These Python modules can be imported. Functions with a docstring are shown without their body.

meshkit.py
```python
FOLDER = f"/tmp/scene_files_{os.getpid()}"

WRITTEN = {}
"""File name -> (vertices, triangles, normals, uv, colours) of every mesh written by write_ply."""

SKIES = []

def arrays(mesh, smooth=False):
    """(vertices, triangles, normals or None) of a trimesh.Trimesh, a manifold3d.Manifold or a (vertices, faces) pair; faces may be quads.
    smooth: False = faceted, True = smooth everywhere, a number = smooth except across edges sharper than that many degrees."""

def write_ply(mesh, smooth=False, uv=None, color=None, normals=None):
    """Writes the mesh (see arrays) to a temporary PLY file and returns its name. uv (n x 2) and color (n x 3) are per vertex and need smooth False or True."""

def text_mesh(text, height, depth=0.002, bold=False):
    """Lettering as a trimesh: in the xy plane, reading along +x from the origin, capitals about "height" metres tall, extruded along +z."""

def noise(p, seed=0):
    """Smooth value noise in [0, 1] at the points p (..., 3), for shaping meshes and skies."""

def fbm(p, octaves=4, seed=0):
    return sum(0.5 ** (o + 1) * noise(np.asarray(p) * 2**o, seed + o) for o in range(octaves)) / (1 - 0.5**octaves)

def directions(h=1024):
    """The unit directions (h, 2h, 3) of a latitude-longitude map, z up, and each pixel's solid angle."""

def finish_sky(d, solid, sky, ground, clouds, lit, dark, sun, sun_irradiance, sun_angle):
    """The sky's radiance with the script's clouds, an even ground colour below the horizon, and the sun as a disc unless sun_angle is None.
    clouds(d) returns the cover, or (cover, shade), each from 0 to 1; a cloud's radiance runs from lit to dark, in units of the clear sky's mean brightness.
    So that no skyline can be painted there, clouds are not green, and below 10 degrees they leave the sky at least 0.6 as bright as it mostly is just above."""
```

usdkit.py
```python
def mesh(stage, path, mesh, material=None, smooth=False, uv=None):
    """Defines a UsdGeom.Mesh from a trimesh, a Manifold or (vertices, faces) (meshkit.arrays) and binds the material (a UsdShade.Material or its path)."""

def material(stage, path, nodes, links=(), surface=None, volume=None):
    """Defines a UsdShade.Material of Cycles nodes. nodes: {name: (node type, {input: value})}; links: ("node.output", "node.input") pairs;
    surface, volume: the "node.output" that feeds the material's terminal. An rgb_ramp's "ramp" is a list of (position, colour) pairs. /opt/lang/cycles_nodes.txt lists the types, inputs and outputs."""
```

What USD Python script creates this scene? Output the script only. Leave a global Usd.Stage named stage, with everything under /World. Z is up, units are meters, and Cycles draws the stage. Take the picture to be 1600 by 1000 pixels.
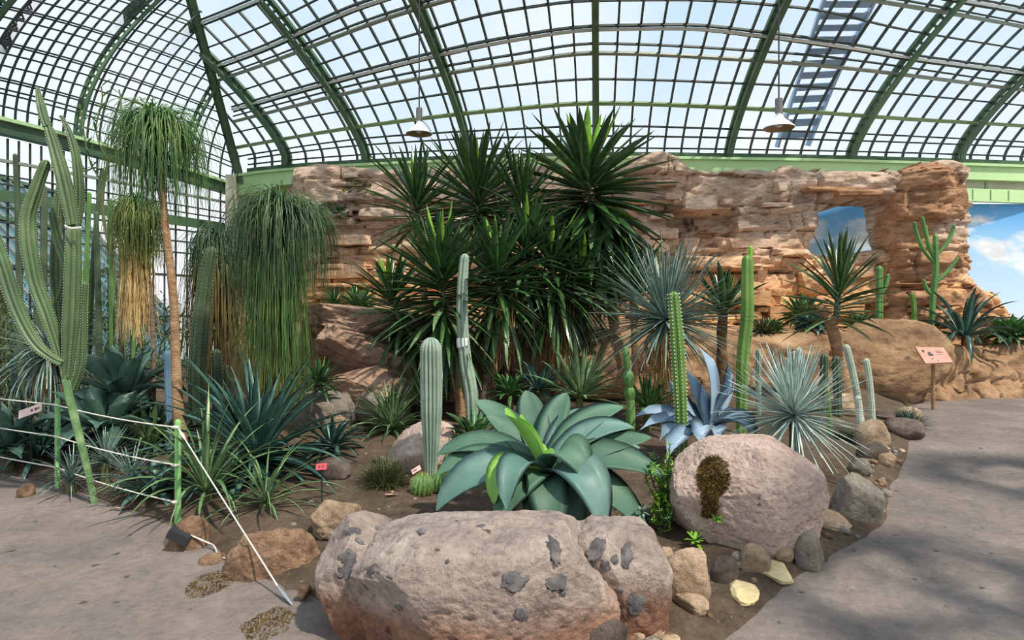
import math, random
import numpy as np, trimesh, usdkit, meshkit
from pxr import Usd, UsdGeom, UsdLux, UsdShade, Gf, Sdf, Vt

stage = Usd.Stage.CreateInMemory()
UsdGeom.Xform.Define(stage, '/World'); UsdGeom.Scope.Define(stage, '/World/Looks')
# ---------------------------------------------------------------- camera, sky, sun, exposure
F, CX, CY, EYE = 1000.0, 800.0, 480.0, 1.6          # the picture as 1600 x 1000, focal length in its pixels
cam = UsdGeom.Camera.Define(stage, '/World/Camera')
cam.CreateHorizontalApertureAttr(36.0); cam.CreateVerticalApertureAttr(22.5)
cam.CreateFocalLengthAttr(36.0 * F / 1600); cam.CreateVerticalApertureOffsetAttr(-36.0 / 1600 * 20)
cam.CreateClippingRangeAttr(Gf.Vec2f(0.05, 500)); cam.CreateExposureAttr(0.0)
UsdGeom.Xformable(cam).AddTranslateOp().Set((0, 0, EYE)); UsdGeom.Xformable(cam).AddRotateXYZOp().Set((90, 0, 0))

def L(r, g, b):
    """sRGB 0-255 to linear"""
    return tuple((c / 255 / 12.92) if c / 255 <= .04045 else ((c / 255 + .055) / 1.055) ** 2.4 for c in (r, g, b))

dome = UsdLux.DomeLight.Define(stage, '/World/Sky'); dome.CreateIntensityAttr(1.0)
skym = usdkit.material(stage, '/World/Looks/sky', {
    'tc': ('texture_coordinate', {}), 'xyz': ('separate_xyz', {}),
    'ramp': ('rgb_ramp', {'ramp': [(0, (.5, .47, .43)), (.02, (1.0, 1.0, 1.0)), (.14, (.86, .93, .99)), (.3, (.66, .81, .94)), (.5, (.53, .74, .9)), (1, (.4, .62, .86))]}),
    'no': ('noise_texture', {'scale': 3.2, 'detail': 5, 'roughness': .55}), 'cr': ('rgb_ramp', {'ramp': [(.4, (.08,) * 3), (.68, (.75,) * 3)]}),
    'mx': ('mix', {'color2': (1.0, 1.01, 1.03)}), 'bg': ('background_shader', {'strength': 1.08})},
    [('tc.generated', 'xyz.vector'), ('xyz.z', 'ramp.fac'), ('tc.generated', 'no.vector'), ('no.fac', 'cr.fac'), ('cr.color', 'mx.fac'),
     ('ramp.color', 'mx.color1'), ('mx.color', 'bg.color')], surface='bg.background')
UsdShade.MaterialBindingAPI.Apply(dome.GetPrim()).Bind(skym)
sun = UsdLux.DistantLight.Define(stage, '/World/Sun'); sun.CreateIntensityAttr(1.3); sun.CreateNormalizeAttr(True); sun.CreateAngleAttr(2.2); sun.CreateColorAttr(Gf.Vec3f(1.0, .92, .8))
UsdGeom.Xformable(sun).AddRotateXYZOp().Set((34, 0, 48))       # high, from behind the viewer's right shoulder

# ---------------------------------------------------------------- helpers
rng = np.random.default_rng(7)
R = lambda a, b: float(rng.uniform(a, b))
PI = math.pi
def W(px, py, d):
    return np.array([(px - CX) / F * d, d, EYE - (py - CY) / F * d])
_n = {}
def numbered(parent, name):
    k = (parent, name); i = _n.get(k, 0); _n[k] = i + 1
    return f'{parent}/{name}' + (f'_{i:03d}' if i else '')
def keys(prim, **kw):
    for k, v in kw.items():
        if v: prim.SetCustomDataByKey(k, v)
def thing(name, label, cat, group=None, kind=None):
    p = numbered('/World', name); x = UsdGeom.Xform.Define(stage, p)
    keys(x.GetPrim(), label=label, category=cat, group=group, kind=kind); return p
def part(name, mesh, m, parent, smooth=True, label=None, kind=None):
    p = numbered(parent, name); o = usdkit.mesh(stage, p, mesh, m, smooth=smooth)
    keys(o.GetPrim(), label=label, kind=kind); return p
def single(name, mesh, m, label, cat, group=None, kind=None, smooth=True):
    p = part(name, mesh, m, '/World', smooth); keys(stage.GetPrimAtPath(p), label=label, category=cat, group=group, kind=kind); return p
def struct(name, mesh, m, label, cat, smooth=True):
    return single(name, mesh, m, label, cat, kind='structure', smooth=smooth)
def join(ms):
    vs, fs, n = [], [], 0
    for v, f in ms:
        f = np.asarray(f)
        if f.shape[1] == 4: f = np.vstack([f[:, [0, 1, 2]], f[:, [0, 2, 3]]])
        vs.append(v); fs.append(f + n); n += len(v)
    return np.vstack(vs), np.vstack(fs)
def unit(v):
    v = np.asarray(v, float); return v / (np.linalg.norm(v, axis=-1, keepdims=True) + 1e-12)
def spline(pts, n):
    """smooth curve through the points (Catmull-Rom by arc length)"""
    from scipy.interpolate import PchipInterpolator
    p = np.asarray(pts, float); t = np.r_[0, np.cumsum(np.linalg.norm(np.diff(p, axis=0), axis=1) + 1e-9)]
    return PchipInterpolator(t, p)(np.linspace(0, t[-1], n))
def box(lo, hi):
    m = trimesh.creation.box(bounds=[lo, hi]); return np.array(m.vertices), np.array(m.faces)
def bar(pts, w, h, up=None):
    """rectangular bar along a polyline; up: direction(s) of its h side"""
    p = np.asarray(pts, float); t = unit(np.gradient(p, axis=0))
    up = np.broadcast_to(np.array([0, 0, 1.0]) if up is None else np.asarray(up, float), p.shape)
    s = np.cross(t, up); bad = np.linalg.norm(s, axis=1) < 1e-3; s[bad] = [1, 0, 0]; s = unit(s); u = unit(np.cross(s, t))
    ring = np.stack([p - s * w / 2 - u * h / 2, p + s * w / 2 - u * h / 2, p + s * w / 2 + u * h / 2, p - s * w / 2 + u * h / 2], 1)
    return rings_to_mesh(ring)
def rings_to_mesh(ring, caps=True):
    n, m = ring.shape[:2]; v = ring.reshape(-1, 3)
    i, j = np.meshgrid(np.arange(n - 1), np.arange(m), indexing='ij'); j2 = (j + 1) % m
    q = np.stack([i * m + j, i * m + j2, (i + 1) * m + j2, (i + 1) * m + j], -1).reshape(-1, 4)
    f = np.vstack([q[:, [0, 1, 2]], q[:, [0, 2, 3]]])
    if caps:
        a = [[0, k + 1, k] for k in range(1, m - 1)]; b = [[(n - 1) * m, (n - 1) * m + k, (n - 1) * m + k + 1] for k in range(1, m - 1)]
        f = np.vstack([f, a, b])
    return v, f
def frames(p):
    t = unit(np.gradient(p, axis=0)); a = np.cross(t[0], [0.1, 1.0, 0.05]); a = unit(a); A = [a]
    for k in range(1, len(p)):
        a = A[-1] - t[k] * np.dot(A[-1], t[k]); A.append(unit(a))
    A = np.array(A); return t, A, np.cross(t, A)
def tube(pts, rad, sides=8, ribs=0, depth=0.0, n=None, rough=0.0, dome=False, seed=0, sharp=.8):
    """round or ribbed tube; rad: radius or list along it; dome closes the end round"""
    p = spline(pts, n or max(6, len(pts) * 4)); k = len(p); s = np.linspace(0, 1, k)
    r = np.interp(s, np.linspace(0, 1, np.size(rad)), np.atleast_1d(rad)) if np.size(rad) > 1 else np.full(k, float(rad))
    if dome:
        ln = np.linalg.norm(np.diff(p, axis=0), axis=1).sum(); r0 = r[-1]
        back = 1 - min(.5, 1.2 * r0 / ln); keep = s < back; ph = np.linspace(0, PI / 2 * .98, 7)
        e = back + (1 - back) * np.sin(ph); s2 = np.r_[s[keep], e]
        p = np.stack([np.interp(s2, s, p[:, c]) for c in range(3)], 1); r = np.r_[np.interp(s[keep], s, r), np.interp(e, s, r) * np.cos(ph)]
    t, A, B = frames(p); m = ribs * 4 if ribs else sides; th = np.arange(m) * 2 * PI / m
    prof = 1 - depth * (1 - np.abs(np.cos(ribs * th / 2)) ** sharp) if ribs else np.ones(m)
    rr = r[:, None] * prof[None]
    ring = p[:, None] + rr[..., None] * (np.cos(th)[None, :, None] * A[:, None] + np.sin(th)[None, :, None] * B[:, None])
    if rough: ring = ring + (meshkit.fbm(ring / (np.mean(r) * 1.6) + seed * 9.1, 3, seed) - .5)[..., None] * rough * r[:, None, None] * 2 * (ring - p[:, None]) / (rr[..., None] + 1e-9)
    return rings_to_mesh(ring)
def areoles(pts, rad, ribs, step, size, n=40):
    """rows of little spine cushions along the ribs of tube(...)"""
    p = spline(pts, n); r = np.interp(np.linspace(0, 1, n), np.linspace(0, 1, np.size(rad)), np.atleast_1d(rad)); t, A, B = frames(p)
    ln = np.r_[0, np.cumsum(np.linalg.norm(np.diff(p, axis=0), axis=1))]; at = np.arange(step, ln[-1] - step * .5, step); out = []
    I = lambda q: np.stack([np.interp(at, ln, q[:, c]) for c in range(3)], 1)
    P, A_, B_, T_, r_ = I(p), I(A), I(B), I(t), np.interp(at, ln, r)
    o = np.array([[1, 0, 0], [0, 1, 0], [0, -1, 0], [0, 0, 1], [0, 0, -1]], float); of = np.array([[0, 1, 3], [0, 3, 2], [0, 2, 4], [0, 4, 1]])
    for k in range(ribs):
        a = k * 2 * PI / ribs; N = np.cos(a) * A_ + np.sin(a) * B_; S = -np.sin(a) * A_ + np.cos(a) * B_
        c = P + N * (r_ * .985)[:, None]
        v = c[:, None] + size * (o[None, :, :1] * N[:, None] * 1.6 + o[None, :, 1:2] * S[:, None] * .7 + o[None, :, 2:] * T_[:, None])
        out.append((v.reshape(-1, 3), (of[None] + np.arange(len(c))[:, None, None] * 5).reshape(-1, 3)))
    return join(out)
def leaf(P, w, side, fold=.2, th=.12, m=2):
    """a solid leaf blade along P: widths w, side vectors; channelled by fold, thick by th (both of the width)"""
    P = np.asarray(P, float); t = unit(np.gradient(P, axis=0)); side = np.broadcast_to(side, P.shape); side = unit(side - t * (side * t).sum(1, keepdims=True)); nr = np.cross(side, t)
    w = np.asarray(w)[:, None, None]; u = np.linspace(-1, 1, m + 1)[None, :, None]; ub = u[:, 1:-1][:, ::-1]
    top = P[:, None] + side[:, None] * u * w / 2 + nr[:, None] * fold * w * u ** 2
    bot = P[:, None] + side[:, None] * ub * w / 2 + nr[:, None] * (fold * w * ub ** 2 - th * w * (1 - ub ** 2))
    return rings_to_mesh(np.concatenate([top, bot], 1))
SHAPES = {'sword': lambda s: np.minimum(1, .55 + 1.6 * s) * (1 - s ** 3.2) ** .9, 'agave': lambda s: (.62 + .9 * s - .75 * s ** 2) / .89 * np.clip(1 - s ** 7, 0, 1) ** .8 * np.minimum(1, (1.0 - s) * 4 + .03),
          'oblong': lambda s: np.minimum(1, .66 + .9 * s) * np.clip(1 - np.clip((s - .42) / .585, 0, 1) ** 2.1, .002, 1) ** .72, 'needle': lambda s: (1 - .75 * s), 'strap': lambda s: np.minimum(1, .6 + 2 * s) * np.minimum(1, (1 - s) * 2.2 + .04), 'oval': lambda s: np.sin(PI * np.clip(s * .94 + .04, 0, 1)) ** .8}
def arc(base, az, el, length, bend, n=7, power=1.5, curl=0.0):
    s = (np.arange(n) + .5) / n; e = el - bend * s ** power; a = az + curl * s
    d = np.stack([np.cos(e) * np.cos(a), np.cos(e) * np.sin(a), np.sin(e)], 1) * (length / n)
    return np.vstack([[0, 0, 0], np.cumsum(d, 0)]) + base, np.array([math.sin(az), -math.cos(az), 0])
def blade(base, az, el, length, width, bend=.4, shape='sword', n=7, fold=.2, th=.12, m=2, power=1.5, roll=0.0, curl=0.0):
    P, side = arc(base, az, el, length, bend, n, power, curl)
    if roll: side = side * math.cos(roll) + np.array([0, 0, 1.0]) * math.sin(roll)
    s = np.linspace(0, 1, n + 1); return leaf(P, width * np.maximum(SHAPES[shape](s), .03), side, fold, th, m)
def rosette(par, c, n, length, width, m, el=(85, -20), bend=(.1, .6), shape='sword', stem=0.0, name='leaf', jit=.12, fold=.2, th=.12, axis=(0, 0), segs=7, power=1.5, kind=None, mid=2, lab=None, az0=0.0, curve=1.0):
    """n leaves in a golden-angle spiral; el and bend run from the newest (top) to the oldest; m may be a function of the age"""
    out = []
    for i in range(n):
        q = (i + .5) / n; az = az0 + i * 2.39996 + R(-.2, .2); e = math.radians(el[0] + (el[1] - el[0]) * q ** curve + R(-7, 7)); b = bend[0] + (bend[1] - bend[0]) * q + R(-.08, .08)
        base = np.asarray(c) + np.array([axis[0] * (1 - q), axis[1] * (1 - q), stem * (1 - q)]) + .03 * width / .05 * np.array([math.cos(az), math.sin(az), 0])
        ln = length * (1 + R(-jit, jit)) * (.62 + .38 * min(1, q * 4 + .25)); g = blade(base, az, e, ln, width * (1 + R(-.15, .15)), b, shape, segs, fold, th, mid, power, R(-.25, .25), R(-.12, .12))
        if kind == 'stuff': out.append(g)
        else: part(name, g, m(q) if callable(m) else m, par, label=lab(q) if lab else None)
    if kind == 'stuff': part(name, join(out), m(.5) if callable(m) else m, par, kind='stuff')

# ---------------------------------------------------------------- materials
def mat(name, cols, scale=6.0, rough=.7, bump=.0, bscale=40.0, stretch=(1, 1, 1), vary=.25, spec=.4, trans=0.0, detail=5, bdist=.02, obj=False, extra=None, sheen=0.0, spots=None, grain=None):
    """colour ramp over noise, object-to-object value variation, fine relief; spots=(colour, scale, threshold) adds pits or inclusions"""
    n = {'tc': ('texture_coordinate', {}) if obj else ('geometry', {}), 'mp': ('mapping', {'scale': stretch}), 'no': ('noise_texture', {'scale': scale, 'detail': detail, 'roughness': .6}),
         'ra': ('rgb_ramp', {'ramp': cols}), 'oi': ('object_info', {}), 'mr': ('map_range', {'to_min': 1 - vary, 'to_max': 1 + vary}), 'hs': ('hsv', {}),
         'pb': ('principled_bsdf', {'roughness': rough, 'specular_ior_level': spec, 'sheen_weight': sheen})}
    l = [(('tc.object' if obj else 'tc.position'), 'mp.vector'), ('mp.vector', 'no.vector'), ('no.fac', 'ra.fac'), ('oi.random', 'mr.value'), ('mr.result', 'hs.value'), ('hs.color', 'pb.base_color')]
    src = 'ra.color'
    if spots:
        n['vo'] = ('noise_texture', {'scale': spots[1], 'detail': 2}); n['vr'] = ('rgb_ramp', {'ramp': [(spots[2], (0, 0, 0)), (spots[2] + .06, (1, 1, 1))]}); n['vm'] = ('mix', {'color2': spots[0]})
        l += [('tc.object' if obj else 'tc.position', 'vo.vector'), ('vo.fac', 'vr.fac'), ('vr.color', 'vm.fac'), (src, 'vm.color1')]; src = 'vm.color'
    if grain:      # (scale, darkest): fine speckle of the material itself
        n['gn'] = ('noise_texture', {'scale': grain[0], 'detail': 6, 'roughness': .75}); n['gr'] = ('rgb_ramp', {'ramp': [(.34, (grain[1],) * 3), (.5, (.94,) * 3), (.66, (1.08,) * 3)]}); n['gm'] = ('mix', {'mix_type': 'multiply', 'fac': 1.0})
        l += [('mp.vector', 'gn.vector'), ('gn.fac', 'gr.fac'), ('gr.color', 'gm.color2'), (src, 'gm.color1')]; src = 'gm.color'
    if extra:      # (axis gradient colours): z ramp multiplied/mixed in
        n['sx'] = ('separate_xyz', {}); n['zr'] = ('map_range', {'from_min': extra[0], 'from_max': extra[1], 'to_min': 0, 'to_max': 1, 'clamp': True}); n['zc'] = ('rgb_ramp', {'ramp': extra[2]}); n['zm'] = ('mix', {'mix_type': extra[3], 'fac': extra[4]})
        n['n2'] = ('noise_texture', {'scale': 1.1, 'detail': 3}); n['ad'] = ('math', {'math_type': 'multiply_add', 'value2': extra[5], 'value3': -.5 * extra[5]}); n['a2'] = ('math', {'math_type': 'add'})
        l += [('tc.object' if obj else 'tc.position', 'sx.vector'), ('tc.object' if obj else 'tc.position', 'n2.vector'), ('n2.fac', 'ad.value1'), ('ad.value', 'a2.value1'), ('sx.z', 'a2.value2'), ('a2.value', 'zr.value'), ('zr.result', 'zc.fac'), (src, 'zm.color1'), ('zc.color', 'zm.color2')]; src = 'zm.color'
    l.append((src, 'hs.color'))
    if bump:
        n['bn'] = ('noise_texture', {'scale': bscale, 'detail': 6, 'roughness': .65}); n['bu'] = ('bump', {'strength': bump, 'distance': bdist})
        l += [('mp.vector', 'bn.vector'), ('bn.fac', 'bu.height'), ('bu.normal', 'pb.normal')]
    out = 'pb.BSDF'
    if trans:
        n['tl'] = ('translucent_bsdf', {}); n['mc'] = ('mix_closure', {'fac': trans}); l += [('hs.color', 'tl.color'), ('pb.BSDF', 'mc.closure1'), ('tl.BSDF', 'mc.closure2')]; out = 'mc.closure'
    return usdkit.material(stage, '/World/Looks/' + name, n, l, surface=out)
def plain(name, c, rough=.5, metal=0.0, spec=.5):
    return usdkit.material(stage, '/World/Looks/' + name, {'pb': ('principled_bsdf', {'base_color': c, 'roughness': rough, 'metallic': metal, 'specular_ior_level': spec})}, [], surface='pb.BSDF')
def green(name, a, b, c, rough=.45, vary=.3, trans=.12, spec=.5, scale=9):
    return mat(name, [(.25, L(*a)), (.5, L(*b)), (.75, L(*c))], scale=scale, rough=rough, vary=vary, trans=trans, spec=spec, detail=3)

M = {}
M['glass'] = usdkit.material(stage, '/World/Looks/glass', {'t': ('transparent_bsdf', {'color': (.97, .99, .99)}), 'g': ('glossy_bsdf', {'roughness': .03}), 'f': ('fresnel', {'IOR': 1.15}), 'm': ('mix_closure', {})},
    [('f.fac', 'm.fac'), ('t.BSDF', 'm.closure1'), ('g.BSDF', 'm.closure2')], surface='m.closure')
M['bar'] = plain('glazing_bar', L(46, 56, 52), .6); M['rib'] = mat('rib', [(.3, L(52, 78, 58)), (.7, L(76, 104, 74))], 2, .5, vary=.08); M['purlin'] = plain('purlin', L(120, 128, 118), .5)
M['purlin_green'] = plain('purlin_green', L(112, 136, 92), .5); M['fascia'] = mat('fascia', [(.3, L(168, 206, 148)), (.7, L(186, 218, 160))], .8, .5, vary=.05)
M['pipe'] = plain('pipe', L(196, 202, 200), .4); M['cream'] = mat('cream', [(.3, L(176, 172, 150)), (.7, L(206, 202, 180))], 1.5, .7, vary=.05)
M['post'] = mat('post', [(.3, L(112, 164, 100)), (.7, L(136, 188, 118))], 5, .4, vary=.05)
M['floor'] = mat('floor', [(.25, L(100, 91, 86)), (.5, L(120, 109, 102)), (.75, L(140, 128, 120))], 1.3, .85, .6, 26, vary=0, detail=8, spots=(L(76, 68, 64), 9, .68), bdist=.03, grain=(16, .74))
M['soil'] = mat('soil', [(.25, L(66, 54, 42)), (.5, L(96, 79, 62)), (.75, L(122, 102, 82))], 5, .95, .9, 45, vary=0, detail=8, spots=(L(146, 132, 116), 34, .68), bdist=.04, grain=(24, .6))
M['cliff'] = mat('cliff', [(.26, L(104, 88, 78)), (.4, L(196, 174, 156)), (.58, L(232, 212, 194)), (.8, L(248, 234, 220))], 2.6, .9, .75, 22, (1, 1, 3.4), .14, .2, detail=9, bdist=.05, grain=(9, .58),
    extra=(1.0, 4.4, [(0, L(255, 216, 170)), (.3, L(255, 218, 172)), (.5, L(255, 234, 212)), (.7, L(232, 226, 222)), (1, L(232, 222, 214))], 'multiply', 1.0, 1.6))
M['cliff_red'] = mat('cliff_red', [(.2, L(100, 76, 60)), (.45, L(172, 130, 98)), (.65, L(200, 156, 120)), (.85, L(222, 186, 154))], 2.6, .9, .8, 22, (1, 1, 3.0), .16, .2, detail=9, bdist=.05, grain=(9, .58))
M['mound'] = mat('mound', [(.25, L(92, 72, 54)), (.45, L(142, 112, 84)), (.65, L(170, 138, 106)), (.85, L(196, 168, 138))], 1.7, .9, .6, 16, (1, 1, 1.6), .1, .2, detail=8, bdist=.05, spots=(L(84, 66, 54), 2.1, .66), grain=(8, .7))
M['ledge'] = mat('ledge', [(.25, L(100, 80, 68)), (.45, L(156, 126, 106)), (.65, L(182, 152, 130)), (.85, L(208, 184, 162))], 2.4, .9, .7, 20, (1, 1, 2), .1, .2, detail=8, bdist=.04, grain=(9, .55))
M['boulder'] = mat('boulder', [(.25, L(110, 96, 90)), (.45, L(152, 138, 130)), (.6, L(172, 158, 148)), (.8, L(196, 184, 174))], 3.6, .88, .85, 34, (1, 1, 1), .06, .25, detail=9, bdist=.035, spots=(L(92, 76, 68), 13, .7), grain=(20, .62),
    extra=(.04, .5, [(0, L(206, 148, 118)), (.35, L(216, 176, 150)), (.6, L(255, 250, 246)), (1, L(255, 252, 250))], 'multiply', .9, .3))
M['red_rock'] = mat('red_rock', [(.22, L(156, 126, 114)), (.45, L(194, 168, 154)), (.65, L(212, 188, 174)), (.85, L(226, 206, 192))], 4, .88, .9, 42, (1, 1, 1), .06, .25, detail=9, bdist=.03, spots=(L(128, 108, 102), 18, .68), grain=(24, .66))
M['tan_rock'] = mat('tan_rock', [(.2, L(120, 96, 74)), (.5, L(172, 148, 122)), (.8, L(206, 184, 158))], 6, .88, .8, 40, vary=.2, spec=.25, detail=8, bdist=.03, grain=(26, .6))
M['brown_rock'] = mat('brown_rock', [(.25, L(84, 64, 50)), (.5, L(140, 110, 86)), (.75, L(184, 152, 122))], 7, .9, 1.0, 36, vary=.15, spec=.25, detail=8, bdist=.04, grain=(22, .55))
M['grey_rock'] = mat('grey_rock', [(.2, L(92, 88, 82)), (.5, L(136, 128, 116)), (.8, L(170, 160, 146))], 6, .88, .8, 36, vary=.2, spec=.25, detail=8, bdist=.03, grain=(26, .6))
M['dark_rock'] = mat('dark_rock', [(.2, L(60, 54, 50)), (.5, L(96, 84, 76)), (.8, L(130, 116, 104))], 6, .88, .8, 36, vary=.2, spec=.25, detail=8, bdist=.03, grain=(26, .6))
M['pale_slab'] = mat('pale_slab', [(.2, L(186, 166, 116)), (.5, L(214, 194, 146)), (.8, L(228, 212, 172))], 7, .8, .3, 50, vary=.06, spec=.25, grain=(40, .8))
M['inclusion'] = mat('inclusion', [(.25, L(56, 54, 56)), (.5, L(92, 88, 88)), (.75, L(134, 128, 124))], 16, .7, .6, 60, vary=.15, spec=.4, bdist=.02)
M['moss'] = mat('moss', [(.2, L(54, 42, 20)), (.5, L(104, 82, 40)), (.8, L(142, 116, 62))], 20, .95, .8, 80, vary=.1, spec=.1)
M['trunk'] = mat('trunk', [(.2, L(112, 84, 60)), (.5, L(168, 132, 98)), (.8, L(204, 172, 138))], 7, .85, .8, 30, (1, 1, 2.5), .12, .25, bdist=.03, grain=(20, .7))
M['trunk_grey'] = mat('trunk_grey', [(.2, L(88, 72, 62)), (.5, L(136, 116, 102)), (.8, L(176, 156, 140))], 9, .85, .9, 34, (1, 1, 3), .12, .25, bdist=.03, grain=(20, .6))
M['straw'] = mat('straw', [(.2, L(132, 100, 58)), (.5, L(188, 150, 96)), (.8, L(222, 192, 142))], 9, .8, vary=.15, spec=.2, trans=.15)
M['gold'] = mat('gold', [(.2, L(150, 124, 78)), (.5, L(202, 172, 118)), (.8, L(232, 208, 156))], 5, .8, vary=.1, spec=.2, trans=.2)
M['brown_leaf'] = mat('brown_leaf', [(.2, L(66, 46, 30)), (.5, L(108, 80, 54)), (.8, L(146, 114, 80))], 9, .85, vary=.2, spec=.2, trans=.1)
M['yucca'] = green('yucca', (34, 62, 30), (50, 82, 40), (76, 108, 58), .3, .35, .1, .6)
M['yucca_new'] = green('yucca_new', (92, 140, 34), (126, 174, 52), (156, 198, 80), .4, .2, .35)
M['yucca_old'] = green('yucca_old', (70, 100, 60), (98, 128, 84), (134, 160, 114), .36, .25, .15)
M['agave'] = mat('agave', [(.2, L(54, 84, 66)), (.5, L(72, 105, 84)), (.8, L(92, 126, 102))], 2.2, .55, .12, 60, (1, 1, 1), .14, .35, trans=.06, detail=4, bdist=.01)
M['agave_blue'] = mat('agave_blue', [(.2, L(66, 96, 88)), (.5, L(84, 116, 106)), (.8, L(112, 144, 136))], 2.6, .5, .12, 60, vary=.1, spec=.4, trans=.05, bdist=.01)
M['agave_new'] = mat('agave_new', [(.2, L(104, 156, 58)), (.5, L(130, 180, 78)), (.8, L(150, 196, 100))], 2, .4, vary=.08, spec=.45, trans=.2)
M['blue_leaf'] = mat('blue_leaf', [(.2, L(106, 130, 148)), (.5, L(132, 156, 174)), (.8, L(160, 182, 196))], 3, .5, vary=.12, spec=.4, trans=.05)
M['dark_leaf'] = green('dark_leaf', (36, 66, 58), (56, 90, 80), (92, 126, 114), .32, .3, .06, .6, 5)
M['mid_leaf'] = green('mid_leaf', (44, 84, 44), (70, 112, 60), (110, 146, 88), .4, .3, .15)
M['pale_strap'] = green('pale_strap', (72, 104, 64), (104, 136, 88), (150, 174, 122), .4, .2, .2)
M['broad_leaf'] = green('broad_leaf', (44, 72, 62), (66, 96, 82), (98, 128, 110), .45, .2, .06, .5, 4)
M['silver'] = green('silver', (132, 156, 144), (176, 196, 186), (212, 226, 216), .4, .2, .08)
M['silver_blue'] = green('silver_blue', (84, 112, 100), (118, 144, 132), (166, 186, 172), .4, .25, .08)
M['strand'] = green('strand', (46, 78, 34), (70, 104, 46), (106, 136, 66), .4, .1, .25, .5, 3)
M['strand_dark'] = green('strand_dark', (34, 58, 34), (52, 80, 46), (84, 110, 66), .42, .1, .2, .5, 3)
M['strand_olive'] = green('strand_olive', (66, 82, 36), (94, 106, 48), (138, 138, 70), .5, .1, .3, .4, 3)
M['strand_brown'] = green('strand_brown', (66, 58, 34), (96, 84, 48), (128, 112, 66), .6, .1, .2, .3, 3)
M['cactus'] = mat('cactus', [(.25, L(62, 96, 52)), (.5, L(84, 122, 64)), (.75, L(110, 148, 82))], 3, .5, .2, 60, vary=.08, spec=.4)
M['cactus_bright'] = mat('cactus_bright', [(.25, L(70, 106, 42)), (.5, L(92, 128, 54)), (.75, L(118, 150, 72))], 2.4, .5, .15, 60, vary=.06, spec=.4)
M['cactus_grey'] = mat('cactus_grey', [(.25, L(108, 128, 112)), (.5, L(132, 152, 134)), (.75, L(160, 176, 158))], 4, .55, .2, 60, vary=.08, spec=.35)
M['cactus_pale'] = mat('cactus_pale', [(.25, L(138, 150, 132)), (.5, L(166, 176, 158)), (.75, L(192, 198, 184))], 5, .8, .3, 90, vary=.08, spec=.2, sheen=.3)
M['cactus_dark'] = mat('cactus_dark', [(.25, L(44, 58, 42)), (.5, L(62, 78, 54)), (.75, L(86, 100, 72))], 3, .5, .2, 60, vary=.15, spec=.4)
M['cactus_blue'] = mat('cactus_blue', [(.25, L(70, 94, 118)), (.5, L(92, 118, 142)), (.75, L(118, 142, 160))], 3, .5, vary=.05, spec=.4)
M['euphorbia'] = mat('euphorbia', [(.25, L(58, 80, 52)), (.5, L(78, 102, 66)), (.75, L(106, 128, 86))], 2.2, .45, .15, 50, vary=.08, spec=.45)
M['spine'] = mat('spine', [(.3, L(190, 186, 164)), (.7, L(224, 220, 204))], 9, .8, vary=.1); M['spine_gold'] = mat('spine_gold', [(.3, L(150, 140, 70)), (.7, L(190, 182, 108))], 9, .8, vary=.1)
M['lime'] = green('lime', (98, 148, 36), (130, 182, 56), (164, 208, 86), .45, .2, .3); M['stem'] = plain('stem', L(86, 92, 50), .7)
M['tuft'] = green('tuft', (54, 62, 34), (80, 86, 48), (110, 114, 68), .6, .15, .15)
M['white'] = mat('white', [(.3, L(222, 226, 226)), (.7, L(236, 238, 238))], 2, .35, vary=.02); M['shade_in'] = mat('shade_in', [(.3, L(150, 122, 92)), (.7, L(180, 150, 116))], 3, .5, vary=.02)
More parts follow.
